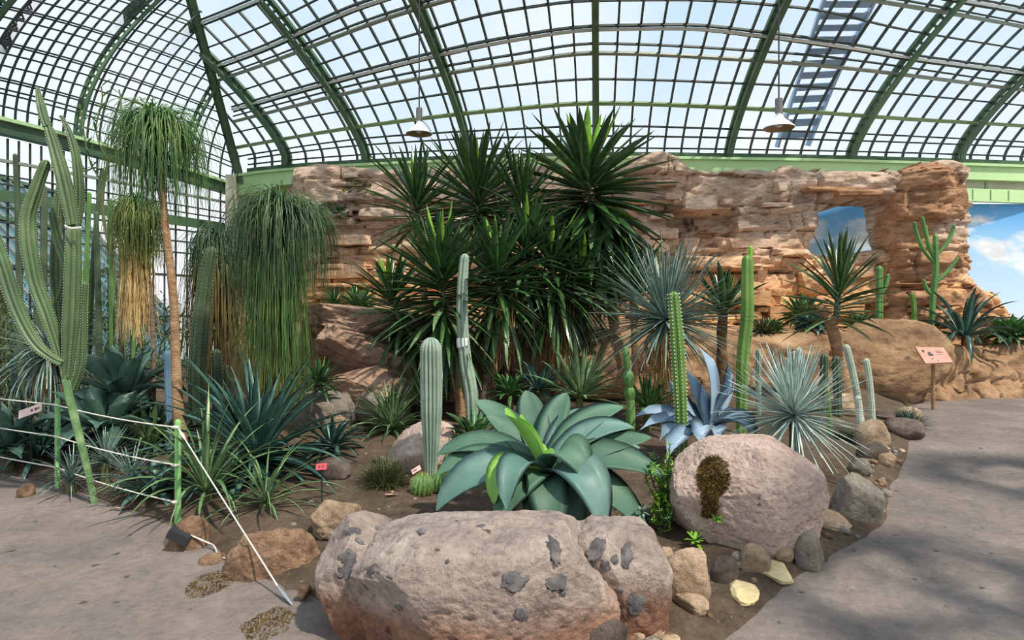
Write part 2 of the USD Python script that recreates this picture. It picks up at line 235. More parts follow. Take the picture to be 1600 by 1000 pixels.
M['black'] = plain('black', L(40, 40, 44), .45); M['socket'] = plain('socket', L(110, 106, 104), .4, .3); M['rope'] = mat('rope', [(.3, L(196, 192, 176)), (.7, L(226, 222, 208))], 60, .8, vary=.03)
M['steel'] = plain('steel', L(180, 182, 184), .3, .8); M['pink'] = plain('pink', L(226, 190, 182), .5); M['red'] = plain('red', L(220, 74, 84), .5); M['ink'] = plain('ink', L(96, 62, 58), .6); M['salmon'] = mat('salmon', [(.3, L(178, 128, 110)), (.7, L(194, 144, 126))], 4, .5, vary=.02)
M['ladder'] = plain('ladder', L(150, 176, 206), .5); M['ladder_slat'] = plain('ladder_slat', L(130, 156, 186), .5)
# ---------------------------------------------------------------- ground
BED = np.array([(.15, 2.72), (-.3, 2.85), (-.74, 3.05), (-1.1, 3.48), (-1.68, 3.9), (-2.15, 4.3), (-3.0, 5.0), (-3.9, 5.5), (-5.1, 6.4), (-8, 8), (-10, 12), (-10, 17), (12, 17), (12, 13), (8.4, 11.9), (6.6, 10.6), (5.6, 9.0), (4.5, 7.3), (3.4, 5.75), (2.75, 4.75), (1.8, 3.92), (1.0, 3.1), (.6, 2.85)])
import shapely, shapely.geometry as sg
_bed = sg.Polygon(BED)
def bed_dist(x, y):
    p = shapely.points(np.ravel(x), np.ravel(y)); d = shapely.distance(p, _bed.exterior); return (np.where(shapely.contains(_bed, p), d, -d)).reshape(np.shape(x))
def soil_z(x, y):
    x, y = np.asarray(x, float), np.asarray(y, float); d = bed_dist(x, y)
    rise = np.clip((y - 3.6) * .042, 0, .28); n = meshkit.fbm(np.stack([x, y, 0 * x], -1) * 2.2, 3, 3) - .5
    return np.where(d > 0, np.minimum(d * .35, .05) + rise * np.clip(d / .9, 0, 1) + n * .09 * np.clip(d * 2, 0, 1) - .012, d * .5 - .012)
def soil(x, y): return float(soil_z(np.array([x]), np.array([y]))[0])
def on_soil(px, d):
    x = (px - CX) / F * d; return np.array([x, d, soil(x, d)])
def grid_mesh(xs, ys, zf):
    X, Y = np.meshgrid(xs, ys); v = np.stack([X, Y, zf(X, Y)], -1).reshape(-1, 3); n, m = len(ys), len(xs)
    i, j = np.meshgrid(np.arange(n - 1), np.arange(m - 1), indexing='ij'); a = i * m + j
    q = np.stack([a, a + 1, a + m + 1, a + m], -1).reshape(-1, 4); return v, np.vstack([q[:, [0, 1, 2]], q[:, [0, 2, 3]]])
def floor_z(X, Y):
    p = np.stack([X, Y, 0 * X], -1); near = np.clip((9 - Y) / 4, 0, 1)
    z = (meshkit.fbm(p * 1.3, 3, 1) - .5) * .05 * near + (meshkit.fbm(p * 7, 3, 2) - .5) * .012 * near
    pit = meshkit.noise(p * 11, 5); z -= np.clip(pit - .8, 0, 1) * .07 * near
    lip = np.clip(1 + bed_dist(X, Y) / .35, 0, 1) * (X < 0) * near
    return z + lip * .03 - .02
xs = np.r_[np.arange(-14, -6, .4), np.arange(-6, 7, .045), np.arange(7, 16.1, .4)]; ys = np.r_[np.arange(-8, 2.2, .4), np.arange(2.2, 7.5, .04), np.arange(7.5, 17.1, .12)]
struct('floor', grid_mesh(xs, ys, floor_z), M['floor'], 'pitted grey brown cement path sweeping round both sides of the bed', 'floor')
struct('ground', grid_mesh(np.arange(-10, 9.5, .055), np.arange(2.6, 14, .055), soil_z), M['soil'], 'dry brown soil of the cactus bed', 'ground')
struct('ground', box((-90, -60, -.6), (90, 120, -.3)), plain('outside', L(150, 152, 140), .9), 'pale open ground outside the glasshouse', 'ground', smooth=False)

# ---------------------------------------------------------------- rock: displaced cliff with a real back and thickness
def strata(X, Z, seed, amp, scale=1.0):
    """stepped ledges: rows of uneven blocks, each with its own projection, joints recessed"""
    r = np.random.default_rng(seed); P = np.stack([X, 0 * X, Z], -1)
    z = Z + (.5 * meshkit.fbm(P * [.45, 1, .4], 3, seed) - .25) + .09 * (meshkit.fbm(P * 2.5, 3, seed + 1) - .5)
    th = np.clip(r.gamma(1.7, .14, 140), .05, .62) * scale; ed = np.r_[-1, -1 + np.cumsum(th)]; k = np.clip(np.searchsorted(ed, z) - 1, 0, 139)
    dz = np.minimum(z - ed[k], ed[k + 1] - z); out = np.zeros_like(X); dx = np.full_like(X, 9.0)
    lay = r.normal(0, .4, 141)
    for q in np.unique(k):
        m = k == q; w = np.clip(r.gamma(2.0, .34, 90) * (.5 + th[q] * 3.2), .12, 2.2) * scale; e = np.r_[-9, -9 + np.cumsum(w)]
        x = X[m] + .12 * (meshkit.noise(P[m] * 4, seed + 2) - .5); b = np.clip(np.searchsorted(e, x) - 1, 0, 89); off = r.normal(0, .6, 90)
        out[m] = off[b] + lay[q]; dx[m] = np.minimum(x - e[b], e[b + 1] - x)
    edge = np.clip(np.minimum(dz, dx * .8) / .035, 0, 1); edge = edge * (2 - edge)
    f = meshkit.fbm(P * [1.2, 1, 2.2], 5, seed + 4) - .5; f2 = meshkit.fbm(P * [5, 1, 9], 4, seed + 6) - .5
    return amp * (np.clip(out, -1.2, 1.4) * .6 + .5 * edge) + f * amp * 2.6 + f2 * amp * 1.0
def poly_world(pts, d): return np.array([W(px, py, d)[[0, 2]] for px, py in pts])
def rock_slab_wall(name, label, outline, hole, d, thick, disp, m, step=.03, shift=None):
    o = sg.Polygon(poly_world(outline, d)).buffer(0)
    if hole: o = o.difference(sg.Polygon(poly_world(hole, d)))
    x0, z0, x1, z1 = o.bounds; xs, zs = np.arange(x0 - .1, x1 + .1, step), np.arange(z0, z1 + .1, step); X, Z = np.meshgrid(xs, zs)
    p = np.stack([X, 0 * X, Z], -1); jx, jz = (meshkit.fbm(p * 3, 3, 71) - .5) * .22, (meshkit.fbm(p * 3, 3, 72) - .5) * .16
    ins = shapely.contains_xy(o, (X + jx).ravel(), (Z + jz).ravel()).reshape(X.shape); cell = ins[:-1, :-1] & ins[1:, :-1] & ins[:-1, 1:] & ins[1:, 1:]
    edge_d = shapely.distance(shapely.points(X.ravel(), Z.ravel()), o.boundary).reshape(X.shape)
    dep = disp(X, Z); rnd = np.clip(edge_d / .22, 0, 1); rnd = np.sqrt(np.clip(1 - (1 - rnd) ** 2, 0, 1))
    Yf = d - (dep * (.35 + .65 * rnd)) + (1 - rnd) * .16; Yb = np.full_like(X, d + thick)
    n, mm = X.shape; vf = np.stack([X, Yf, Z], -1).reshape(-1, 3); vb = np.stack([X, Yb, Z], -1).reshape(-1, 3)
    i, j = np.nonzero(cell); a = i * mm + j; q = np.stack([a, a + 1, a + mm + 1, a + mm], -1); f = np.vstack([q[:, [0, 1, 2]], q[:, [0, 2, 3]]])
    e = np.vstack([q[:, [0, 1]], q[:, [1, 2]], q[:, [2, 3]], q[:, [3, 0]]]); key = e[:, 0] * (n * mm) + e[:, 1]; rev = e[:, 1] * (n * mm) + e[:, 0]; b = e[~np.isin(key, rev)]
    N = n * mm; s = np.vstack([np.stack([b[:, 1], b[:, 0], b[:, 0] + N], 1), np.stack([b[:, 1], b[:, 0] + N, b[:, 1] + N], 1)])
    fb = (f + N)[:, ::-1]; V = np.vstack([vf, vb]); Fc = np.vstack([f, s, fb]); used = np.unique(Fc); mp = np.zeros(len(V), int); mp[used] = np.arange(len(used))
    return V[used], mp[Fc]
CD = 13.3
OUT = [(440, 560), (444, 420), (450, 330), (462, 264), (500, 258), (560, 264), (600, 268), (640, 262), (700, 262), (760, 258), (800, 265), (850, 255), (960, 262), (985, 246), (1030, 238), (1060, 250), (1075, 264), (1110, 270), (1150, 263), (1200, 265), (1240, 255), (1265, 266), (1330, 269), (1390, 269), (1420, 263), (1450, 255), (1490, 262), (1500, 290), (1501, 312), (1508, 345), (1503, 388), (1507, 410), (1503, 425), (1518, 440), (1550, 462), (1570, 492), (1580, 540), (1585, 560)]
HOLE = [(1278, 332), (1298, 321), (1330, 317), (1366, 317), (1374, 345), (1379, 365), (1386, 388), (1350, 392), (1320, 402), (1284, 400), (1264, 390), (1276, 366)]
def cliff_disp(X, Z):
    px = X / CD * F + CX; py = CY - (Z - EYE) / CD * F
    d = strata(X, Z, 5, .17)
    d += .55 * np.exp(-((px - 1448) / 52) ** 2) * np.clip((570 - py) / 60, 0, 1)            # right-hand tower
    d += .34 * np.clip(1 - np.abs(px - 1338) / 82, 0, 1) ** .5 * ((py > 262) & (py < 318))  # lintel over the opening
    d += .25 * np.clip((py - 395) / 110, 0, 1)                                              # foot spreads forward
    d += .3 * np.exp(-((px - 1030) / 45) ** 2) * np.exp(-((py - 262) / 50) ** 2)
    d += .4 * np.exp(-((px - 530) / 90) ** 2) * (py < 345)                                  # left buttress overhangs
    for (a, b, c, e, s) in ((1040, 1140, 312, 334, .38), (1040, 1150, 336, 372, -.4), (1092, 1124, 362, 388, -.3), (1060, 1180, 400, 425, .35), (1000, 1240, 424, 429, -.25), (640, 672, 300, 345, -.3), (545, 568, 318, 350, -.35), (1268, 1276, 268, 330, -.25)):
        k = np.clip(np.minimum(np.minimum(px - a, b - px) / 5, np.minimum(py - c, e - py) / 3), 0, 1); d = d + s * k
    return d
cliff = thing('wall_back', 'stepped sandstone rock face with a window-like opening behind the planting', 'rock wall', kind='structure')
part('rock_face', rock_slab_wall('c', '', OUT, HOLE, CD, .55, cliff_disp, None), M['cliff'], cliff, smooth=38)
def rough_box(c, size, seed, amp=.18, rot=0.0, sub=2):
    """weathered block: an uneven box with broken corners"""
    m = trimesh.creation.box([1, 1, 1])
    for _ in range(sub): m = m.subdivide()
    v = np.array(m.vertices) * 2; r = np.abs(v).max(1, keepdims=True); sph = unit(v) * r; v = v * .8 + sph * .2 * 1.1
    v = v * np.asarray(size) / 2; v += (meshkit.fbm(v / max(.05, np.mean(size)) * 2.2 + seed * 7.7, 3, seed)[:, None] - .5) * unit(v) * amp * np.mean(size) + (np.random.default_rng(seed).random((8, 3))[((v > 0) * [1, 2, 4]).sum(1)] - .5) * amp * np.asarray(size) * .5
    c0, s0 = math.cos(rot), math.sin(rot); v = v @ np.array([[c0, s0, 0], [-s0, c0, 0], [0, 0, 1]])
    return v + c, np.array(m.faces)
r5 = np.random.default_rng(55); slabs = []
holep, outp = sg.Polygon(HOLE), sg.Polygon(OUT).buffer(-12)
for py in list(range(272, 500, 13)):
    px = 455 + r5.uniform(0, 30)
    while px < 1570:
        w = float(np.clip(r5.gamma(3, 13), 14, 80)); h = float(np.clip(r5.gamma(2.6, 5.5), 6, 34)); y = py + r5.uniform(-5, 5)
        rect = sg.box(px, y - h / 2, px + w, y + h / 2)
        if r5.random() < .36 and outp.contains(rect) and not holep.buffer(5).intersects(rect): slabs.append((px + w / 2, y, w, h))
        px += w + r5.uniform(4, 30)
slabs = slabs[:290]
for i, (px, py, w, h) in enumerate(slabs):
    x, z = W(px, py, CD)[[0, 2]]; dd = float(np.mean(cliff_disp(np.array([x - w * .004, x, x + w * .004]), np.array([z, z, z])))) + .02
    s = CD / F; part('rock_slab', rough_box((x, CD - dd + .05, z), (w * s, r5.uniform(.26, .46), h * s), i, .2, r5.uniform(-.15, .15)), M['cliff_red'] if px > 1385 or (1265 < px and py < 320) or r5.random() < .1 else M['cliff'], cliff, smooth=35)
tower = [(1385, 560), (1380, 500), (1386, 440), (1392, 400), (1386, 350), (1388, 300), (1400, 266), (1440, 254), (1475, 258), (1497, 274), (1500, 312), (1506, 345), (1500, 388), (1504, 425), (1515, 440), (1545, 465), (1562, 495), (1572, 560)]
def tower_disp(X, Z):
    px = X / 12.95 * F + CX; return strata(X, Z, 31, .17, .9) + .35 * np.exp(-((px - 1445) / 60) ** 2) + .25 * np.clip((1.9 - Z) / 1.2, 0, 1)
part('rock_tower', rock_slab_wall('t', '', tower, None, 12.95, .5, tower_disp, None), M['cliff_red'], cliff, smooth=38)

# low planter mound in front of the cliff, with its own soil on top
MP = np.array([(-4.2, 9.4), (-3.0, 9.0), (-1.6, 8.95), (-.3, 9.25), (.9, 9.6), (2.2, 10.0), (3.4, 10.4), (4.6, 10.75), (6.2, 11.05), (7.6, 11.35), (8.8, 11.6), (11, 12.1)])
MH = np.array([1.5, 1.5, 1.45, 1.3, 1.3, 1.28, 1.22, 1.16, 1.2, .92, .95, 1.05])
def mound_mesh():
    n = 460; t = np.linspace(0, len(MP) - 1, n); from_ = np.arange(len(MP)); from scipy.interpolate import PchipInterpolator as Pc
    path = Pc(from_, MP)(t); h = Pc(from_, MH)(t); tg = unit(np.gradient(path, axis=0)); nr = np.stack([tg[:, 1], -tg[:, 0]], 1)
    prof = np.array([(.16, -.1), (.12, .12), (.05, .3), (0, .5), (-.02, .7), (-.06, .86), (-.16, .97), (-.32, 1.0), (-.55, .97), (-.8, .94), (-1.2, .95), (-1.8, 1.0), (-2.1, 1.05), (-2.5, 1.1)])
    k = np.linspace(0, 1, 90); sp = np.linspace(0, 1, len(prof)); pr = Pc(sp, prof)(k)
    X = path[:, None, 0] + nr[:, None, 0] * pr[None, :, 0]; Y = path[:, None, 1] + nr[:, None, 1] * pr[None, :, 0]; Z = h[:, None] * pr[None, :, 1]
    p = np.stack([X, Y, Z], -1); d = (meshkit.fbm(p * [.9, .9, 1.1], 4, 11) - .5) * .75 + (meshkit.fbm(p * [3, 3, 4], 4, 12) - .5) * .2
    crack = np.abs(meshkit.fbm(p * 1.3, 3, 14) - .5); d -= .12 * np.clip(1 - crack / .018, 0, 1)
    fade = np.clip(1.25 + pr[:, 0] / 1.4, .25, 1)[None]; X = X + nr[:, None, 0] * d * fade * .8; Y = Y + nr[:, None, 1] * d * fade * .8; Z = Z + d * .35 * fade * np.clip(Z * 3, 0, 1)
    v = np.stack([X, Y, Z], -1).reshape(-1, 3); m = len(k); i, j = np.meshgrid(np.arange(n - 1), np.arange(m - 1), indexing='ij'); a = i * m + j
    q = np.stack([a, a + m, a + m + 1, a + 1], -1).reshape(-1, 4); return v, np.vstack([q[:, [0, 1, 2]], q[:, [0, 2, 3]]])
_mm = mound_mesh()
struct('wall_front', _mm, M['mound'], 'low rounded tan rock planter wall below the cliff', 'rock wall', smooth=40)
from scipy.spatial import cKDTree
_mt = cKDTree(_mm[0][:, :2])
def mound_z(x, y):
    d, i = _mt.query([x, y], k=12); return float(_mm[0][i, 2].max() * .5 + np.median(_mm[0][i, 2]) * .5)
def on_mound(px, d):
    x = (px - CX) / F * d; return np.array([x, d, mound_z(x, d) - .03])

# ---------------------------------------------------------------- glass vault: levels and bars on one smooth doubly curved surface
from scipy.interpolate import PchipInterpolator as PC
LV = [('eave', [(250, 300), (400, 266), (600, 252), (800, 245), (930, 242), (1200, 245), (1600, 256), (1850, 266)]), ('thin', [(250, 288), (400, 256), (600, 240), (800, 232), (930, 231), (1200, 234), (1600, 245), (1850, 258)]),
      ('thin', [(250, 278), (400, 247), (600, 224), (800, 214), (930, 212), (1200, 216), (1600, 230), (1850, 244)]), ('thin', [(250, 270), (400, 240), (600, 213), (800, 201), (930, 196), (1200, 203), (1600, 222), (1850, 238)]),
      ('green', [(250, 256), (400, 225), (600, 192), (800, 169), (930, 160), (1200, 170), (1425, 186), (1600, 197), (1850, 222)]), ('thin', [(250, 238), (400, 200), (550, 170), (800, 132), (930, 122), (1200, 131), (1600, 165), (1850, 196)]),
      ('grey', [(250, 222), (400, 181), (600, 132), (800, 97), (930, 81), (1200, 94), (1600, 141), (1850, 176)]), ('thin', [(250, 214), (400, 172), (600, 121), (800, 84), (930, 66), (1200, 79), (1600, 132), (1850, 168)]),
      ('double', [(250, 205), (400, 160), (500, 131), (687, 81), (800, 57), (930, 40), (1060, 38), (1200, 52), (1335, 72), (1410, 86), (1600, 114), (1850, 152)]), ('thin', [(250, 182), (400, 134), (620, 60), (800, 13), (930, -2), (1060, -3), (1250, 10), (1412, 45), (1600, 78), (1850, 122)]),
      ('grey', [(250, 156), (400, 105), (650, 12), (800, -25), (930, -38), (1060, -38), (1200, -26), (1400, 5), (1600, 42), (1850, 92)]), ('thin', [(250, 150), (400, 98), (620, 14), (800, -34), (930, -48), (1060, -48), (1200, -36), (1385, -6), (1600, 36), (1850, 86)]),
      ('double', [(250, 132), (400, 80), (575, 2), (800, -60), (930, -78), (1060, -78), (1200, -66), (1510, 0), (1600, 17), (1850, 70)]), ('thin', [(250, 100), (400, 45), (575, -38), (800, -100), (930, -118), (1060, -118), (1200, -104), (1600, -26), (1850, 34)]), ('double', [(250, 60), (400, 0), (575, -85), (800, -148), (930, -165), (1060, -165), (1200, -150), (1600, -72), (1850, -8)])]
LF = [PC(*zip(*p)) for _, p in LV]
def eave_depth(x): return 14 + np.where(x < 930, 1.5 * ((930 - x) / 560) ** 2, .9 * ((x - 930) / 670) ** 2)
def vault_depth(x, y):
    t = np.clip((LF[0](np.clip(x, 250, 1850)) - y) / 245, 0, 2); w = np.clip(1 - .42 * ((x - 930) / 600) ** 2, .5, 1)
    return eave_depth(x) - 3.2 * t ** 1.5 * w
hip_x = lambda y: 372 + (y - 270) * .2741
def V(x, y, off=0.0): return W(x, y, float(vault_depth(x, y)) + off)
def bar_x(xb, y):
    h = np.clip(245 - y, 0, 500); k = 1 + .12 * np.clip((700 - xb) / 300, 0, 1); return 930 + (xb - 930) * (1 + .4 * k * (h / 240) ** 1.3)
def cross(xb, k):
    x = xb
    for _ in range(25):
        y = float(LF[k](min(max(x, 250), 1850))); x = .5 * x + .5 * float(bar_x(xb, y))
    return x, y
ceil = thing('ceiling', 'curved glass vault of dark glazing bars over the back of the hall', 'glass roof', kind='structure')
def vn(x, y):
    a = V(x + 3, y) - V(x - 3, y); b = V(x, y - 3) - V(x, y + 3); n = unit(np.cross(a, b)); return n if n[1] < 0 or n[2] < 0 else -n
xbs = [372 + 26.6 * i for i in range(-1, 51)]; RIBS = [452, 575, 735, 930, 1135, 1325, 1492, 1640]
xbs = sorted([b for b in xbs if min(abs(b - r) for r in RIBS) > 9] + RIBS)
gridp = {}
for i, xb in enumerate(xbs):
    for k in range(len(LV)):
        x, y = cross(xb, k); gridp[i, k] = (max(x, float(hip_x(y))), y, x < hip_x(y))
for i, xb in enumerate(xbs):
    ys = [gridp[i, k][1] for k in range(len(LV))]; yy = np.linspace(ys[0] + (3 if xb < 380 else 0), ys[-1], 26); pts = [(float(bar_x(xb, y)), y) for y in yy]; pts = [p for p in pts if p[0] >= hip_x(p[1]) - 2]
    if len(pts) < 3: continue
    P = np.array([V(*p) for p in pts]); N = np.array([vn(*p) for p in pts])
    if xb in RIBS:
        dep = .2; inn = P + N * dep; part('arch_rib', bar(P + N * .0, .12, .07, N), M['rib'], ceil, False); part('arch_rib', bar(inn, .12, .06, N), M['rib'], ceil, False)
        st = [bar(np.array([P[q] + N[q] * .05, inn[q]]), .05, .03, [1, 0, 0]) for q in range(1, len(P))]
        part('rib_lattice', join(st), M['rib'], ceil, False)
    else: part('glazing_bar', bar(P, .036, .05, N), M['bar'], ceil, False)
for k, (kind, _) in enumerate(LV):
    xs_ = np.linspace(250, 1850, 70); pts = [(x, float(LF[k](x))) for x in xs_]; pts = [p for p in pts if p[0] >= hip_x(p[1])]
    P = np.array([V(*p) for p in pts]); N = np.array([vn(*p) for p in pts])
    if kind == 'double':
        U = unit(np.cross(N, np.gradient(P, axis=0)))
        part('purlin', bar(P + U * .055 + N * .05, .04, .045, N), M['bar'], ceil, False); part('purlin', bar(P - U * .055 + N * .05, .04, .045, N), M['bar'], ceil, False); part('purlin_pipe', bar(P + N * .09, .05, .03, N), M['pipe'], ceil, False)
    else: part('purlin', bar(P + N * .03, *{'thin': (.032, .04), 'green': (.075, .06), 'grey': (.07, .05), 'eave': (.1, .1)}[kind], N), M[{'thin': 'bar', 'green': 'purlin_green', 'grey': 'purlin', 'eave': 'rib'}[kind]], ceil, False)
panes = []
for i in range(len(xbs) - 1):
    for k in range(len(LV) - 1):
        c = [gridp[i, k], gridp[i + 1, k], gridp[i + 1, k + 1], gridp[i, k + 1]]
        if all(q[2] for q in c): continue
        P = np.array([V(q[0], q[1], .02) for q in c]); ar = .5 * (abs((c[2][0] - c[0][0]) * (c[3][1] - c[1][1]) - (c[3][0] - c[1][0]) * (c[2][1] - c[0][1])))
        inside = 0 < np.mean([q[0] for q in c]) < 1600 and np.mean([q[1] for q in c]) > 0
        if ar > 4: panes.append((ar * inside, (P, np.array([[0, 1, 2], [0, 2, 3]]))))
panes.sort(key=lambda a: -a[0])
for a, g in panes[:300]: part('glass_pane', g, M['glass'], ceil, False)
part('glass_pane', join([g for a, g in panes[300:]]), M['glass'], ceil, False, kind='stuff')
hy = np.linspace(282, -165, 30); HP = np.array([V(hip_x(y), y) for y in hy]); HN = unit(np.array([.45, -.75, -.5]))
part('hip_rib', bar(HP + HN * .08, .2, .16, HN), M['rib'], ceil, False); part('hip_rib', bar(HP + HN * .22, .1, .06, HN), M['rib'], ceil, False)

# side vault on the left, bars in planes square to the side wall
ceil2 = thing('ceiling', 'glass side vault sloping up from the left wall to the corner hip', 'glass roof', kind='structure')
ye = lambda x: 186 + .24 * x + .00012 * x * x
def sdep(e): return 1 / (.0917 - (.0917 - .0645) / 365 * e)
LL = [163, 143, 136, 123, 119, 99, 80, 66, 62, 41, 23, 9, 5, -14, -34, -52, -58, -80, -105, -130]
ly = lambda y0, x: y0 + .225 * x + .00027 * x * x
def sbar(e):
    hs = np.linspace(0, 330, 34); x = e + .0025 * hs ** 2; y = ye(e) - hs; hit = np.nonzero(x >= hip_x(y))[0]; D = np.full(34, float(sdep(e)))
    if len(hit):
        n = max(3, hit[0] + 1); x, y, hs = x[:n], y[:n], hs[:n]; D = D[:n]; s = (hs / hs[-1]) ** 2; D = D * (1 - s) + s * float(vault_depth(x[-1], y[-1]))
    return x, y, D
es = [362 - 18.8 * i for i in range(34)]; SR = {13: 1, 4: 1, 23: 1}
SB = [sbar(e) for e in es]; sp = {}
for i, (x, y, D) in enumerate(SB):
    P = np.array([W(a, b, c) for a, b, c in zip(x, y, D)]); N = unit(np.stack([np.full(len(P), .8), 0 * x, -.6 * np.ones(len(P))], 1))
    if i in SR:
        inn = P + N * .13; part('arch_rib', bar(P, .06, .05, N), M['rib'], ceil2, False); part('arch_rib', bar(inn, .06, .05, N), M['rib'], ceil2, False)
        part('rib_lattice', join([bar(np.array([P[q], inn[q]]), .06, .04, [0, 1, 0]) for q in range(1, len(P))]), M['rib'], ceil2, False)
    else: part('glazing_bar', bar(P, .022, .032, N), M['bar'], ceil2, False)
    for k, y0 in enumerate([None] + LL):
        f = (ye(x) if k == 0 else ly(y0, x)) - y
        q = np.nonzero((f[:-1] <= 0) & (f[1:] > 0))[0] if k else [0]
        if len(q): j = q[0]; w = 0 if k == 0 else float(-f[j] / (f[j + 1] - f[j])); sp[i, k] = P[j] * (1 - w) + P[j + 1] * w
for k in range(1, len(LL) + 1):
    pts = [sp[i, k] for i in range(len(es)) if (i, k) in sp]
    if len(pts) > 2: part('purlin', bar(np.array(pts) + [.03, 0, -.03], .02, .024, [.7, 0, -.7]), M['bar'], ceil2, False)
pp = []
for i in range(len(es) - 1):
    for k in range(len(LL)):
        c = [(i, k), (i + 1, k), (i + 1, k + 1), (i, k + 1)]
        if all(q in sp for q in c): P = np.array([sp[q] for q in c]); pp.append((0 if i > 21 else np.linalg.norm(np.cross(P[1] - P[0], P[3] - P[0])) / P[0][1] ** 2, (P, np.array([[0, 1, 2], [0, 2, 3]]))))
        elif i and k and (i + 1, k) in sp and (i + 1, k + 1) in sp and (i, k) in sp: P = np.array([sp[i, k], sp[i + 1, k], sp[i + 1, k + 1]]); pp.append((0, (P, np.array([[0, 1, 2]]))))
pp.sort(key=lambda a: -a[0])
for a, g in pp[:240]: part('glass_pane', g, M['glass'], ceil2, False)
part('glass_pane', join([g for a, g in pp[240:]]), M['glass'], ceil2, False, kind='stuff')

# fascia band, back wall, blinds and painted sky
def strip(px0, px1, f_lo, f_hi, off, th, n=40, dfun=None):
    x = np.linspace(px0, px1, n); d = np.array([float((dfun or eave_depth)(a)) + off for a in x]); lo, hi = np.array([f_lo(a) for a in x]), np.array([f_hi(a) for a in x])
    B, T = np.array([W(a, b, c) for a, b, c in zip(x, lo, d)]), np.array([W(a, b, c) for a, b, c in zip(x, hi, d)]); s = np.array([0, th, 0])
    return rings_to_mesh(np.stack([B, T, T + s, B + s], 1))
ev = lambda x: float(LF[0](min(max(x, 250), 1850)))
fa = thing('trim_1', 'pale green curved fascia beam along the foot of the glass vault', 'fascia beam', kind='structure')
part('beam', strip(366, 1700, lambda x: ev(x) + 27 + (8 if x < 420 else 0), lambda x: ev(x) + 3, -.12, .25), M['fascia'], fa, False)
part('cap_strip', strip(366, 1700, lambda x: ev(x) + 5, lambda x: ev(x) + 1, -.2, .35), M['fascia'], fa, False)
wb = thing('wall_back', 'tan plastered back wall behind the rock face', 'wall', kind='structure')
part('plaster', strip(352, 1150, lambda x: 600, lambda x: ev(x) + 24, .2, .2), mat('plaster', [(.3, L(176, 150, 128)), (.7, L(206, 182, 160))], 5, .9, .8, 24, (1, 1, 2), 0), wb, False)
wp = thing('wall_right', 'back wall with beige blinds and pale green panels above the painted sky', 'wall', kind='structure')
part('blind', strip(1480, 1760, lambda x: ev(x) + 47, lambda x: ev(x) + 20, .1, .1), M['cream'], wp, False)
part('panel_strip', strip(1480, 1760, lambda x: ev(x) + 61, lambda x: ev(x) + 41, -.02, .12), M['fascia'], wp, False)
for q in range(9): part('panel_joint', strip(1492 + q * 28, 1493.5 + q * 28, lambda x: ev(x) + 58, lambda x: ev(x) + 42, -.035, .03, 3), plain('joint', L(140, 170, 120)) if q == 0 else '/World/Looks/joint', wp, False)
part('blind_seam', strip(1540, 1544, lambda x: ev(x) + 44, lambda x: ev(x) + 4, .07, .05, 3), '/World/Looks/joint', wp, False)
mural_m = usdkit.material(stage, '/World/Looks/mural', {'g': ('geometry', {}), 'x': ('separate_xyz', {}), 'z': ('map_range', {'from_min': .2, 'from_max': 4.2}), 'ra': ('rgb_ramp', {'ramp': [(0, L(222, 230, 236)), (.35, L(200, 224, 242)), (.7, L(160, 204, 238)), (.86, L(104, 172, 226)), (1, L(58, 138, 206))]}),
    'mp': ('mapping', {'scale': (.6, .6, 1.3), 'location': (.35, 0, 2.4)}), 'n': ('noise_texture', {'scale': 1.0, 'detail': 7, 'roughness': .55}), 'cr': ('rgb_ramp', {'ramp': [(.48, (0, 0, 0)), (.58, (1, 1, 1))]}), 'n2': ('noise_texture', {'scale': 3.0, 'detail': 5}), 'c2': ('rgb_ramp', {'ramp': [(.3, L(196, 204, 210)), (.7, L(246, 248, 250))]}), 'm': ('mix', {}), 'p': ('principled_bsdf', {'roughness': .6})},
    [('g.position', 'x.vector'), ('x.z', 'z.value'), ('z.result', 'ra.fac'), ('g.position', 'mp.vector'), ('mp.vector', 'n.vector'), ('n.fac', 'cr.fac'), ('mp.vector', 'n2.vector'), ('n2.fac', 'c2.fac'), ('cr.color', 'm.fac'), ('ra.color', 'm.color1'), ('c2.color', 'm.color2'), ('m.color', 'p.base_color')], surface='p.BSDF')
mu = thing('painted_sky', 'painted blue sky with white clouds on the back wall behind the rock arch', 'mural')
part('sky_panel', box((5.9, 15.0, -.05), (15.5, 15.08, 4.02)), mural_m, mu, False)
part('post', box((11.43, 14.9, .2), (11.46, 14.98, 1.35)), M['bar'], mu, False)

# left wall: green eave beam, corner post, mullions, rails, panes
lw = thing('wall_left', 'glazed left wall of dark mullions under a green eave beam', 'glass wall', kind='structure')
le = [366 - 24 * i for i in range(27)]; E3 = np.array([W(e, ye(e), sdep(e)) for e in le])
part('eave_beam', bar(E3 + [0, 0, -.13], .2, .26), M['rib'], lw, False); part('beam_lip', bar(E3 + [.12, 0, -.02], .12, .06), M['fascia'], lw, False)
part('corner_post', box(W(352, 600, 15.1), W(371, 276, 15.35)), M['cream'], lw, False)
def down(e, z): p = W(e, ye(e), sdep(e)); return np.array([p[0], p[1], z])
me = [362 - 17.5 * i for i in range(36)]
for e in me: part('mullion', bar(np.array([down(e, 4.5), down(e, .25)]), .022, .03, [1, 0, 0]), M['bar'], lw, False)
for z, th, m in ((4.1, .05, 'purlin'), (3.85, .02, 'bar'), (3.7, .02, 'bar'), (3.5, .2, 'rib'), (3.3, .03, 'bar'), (3.05, .03, 'bar'), (2.8, .03, 'bar'), (2.3, .05, 'bar'), (1.4, .04, 'bar'), (.3, .3, 'rib')):
    part('rail', bar(np.array([down(e, z) for e in le]) + [.03, 0, 0], .06, th), M[m], lw, False)
zz = [4.4, 4.05, 3.55, 3.05, 2.45, 1.4, .35]; wpn = []
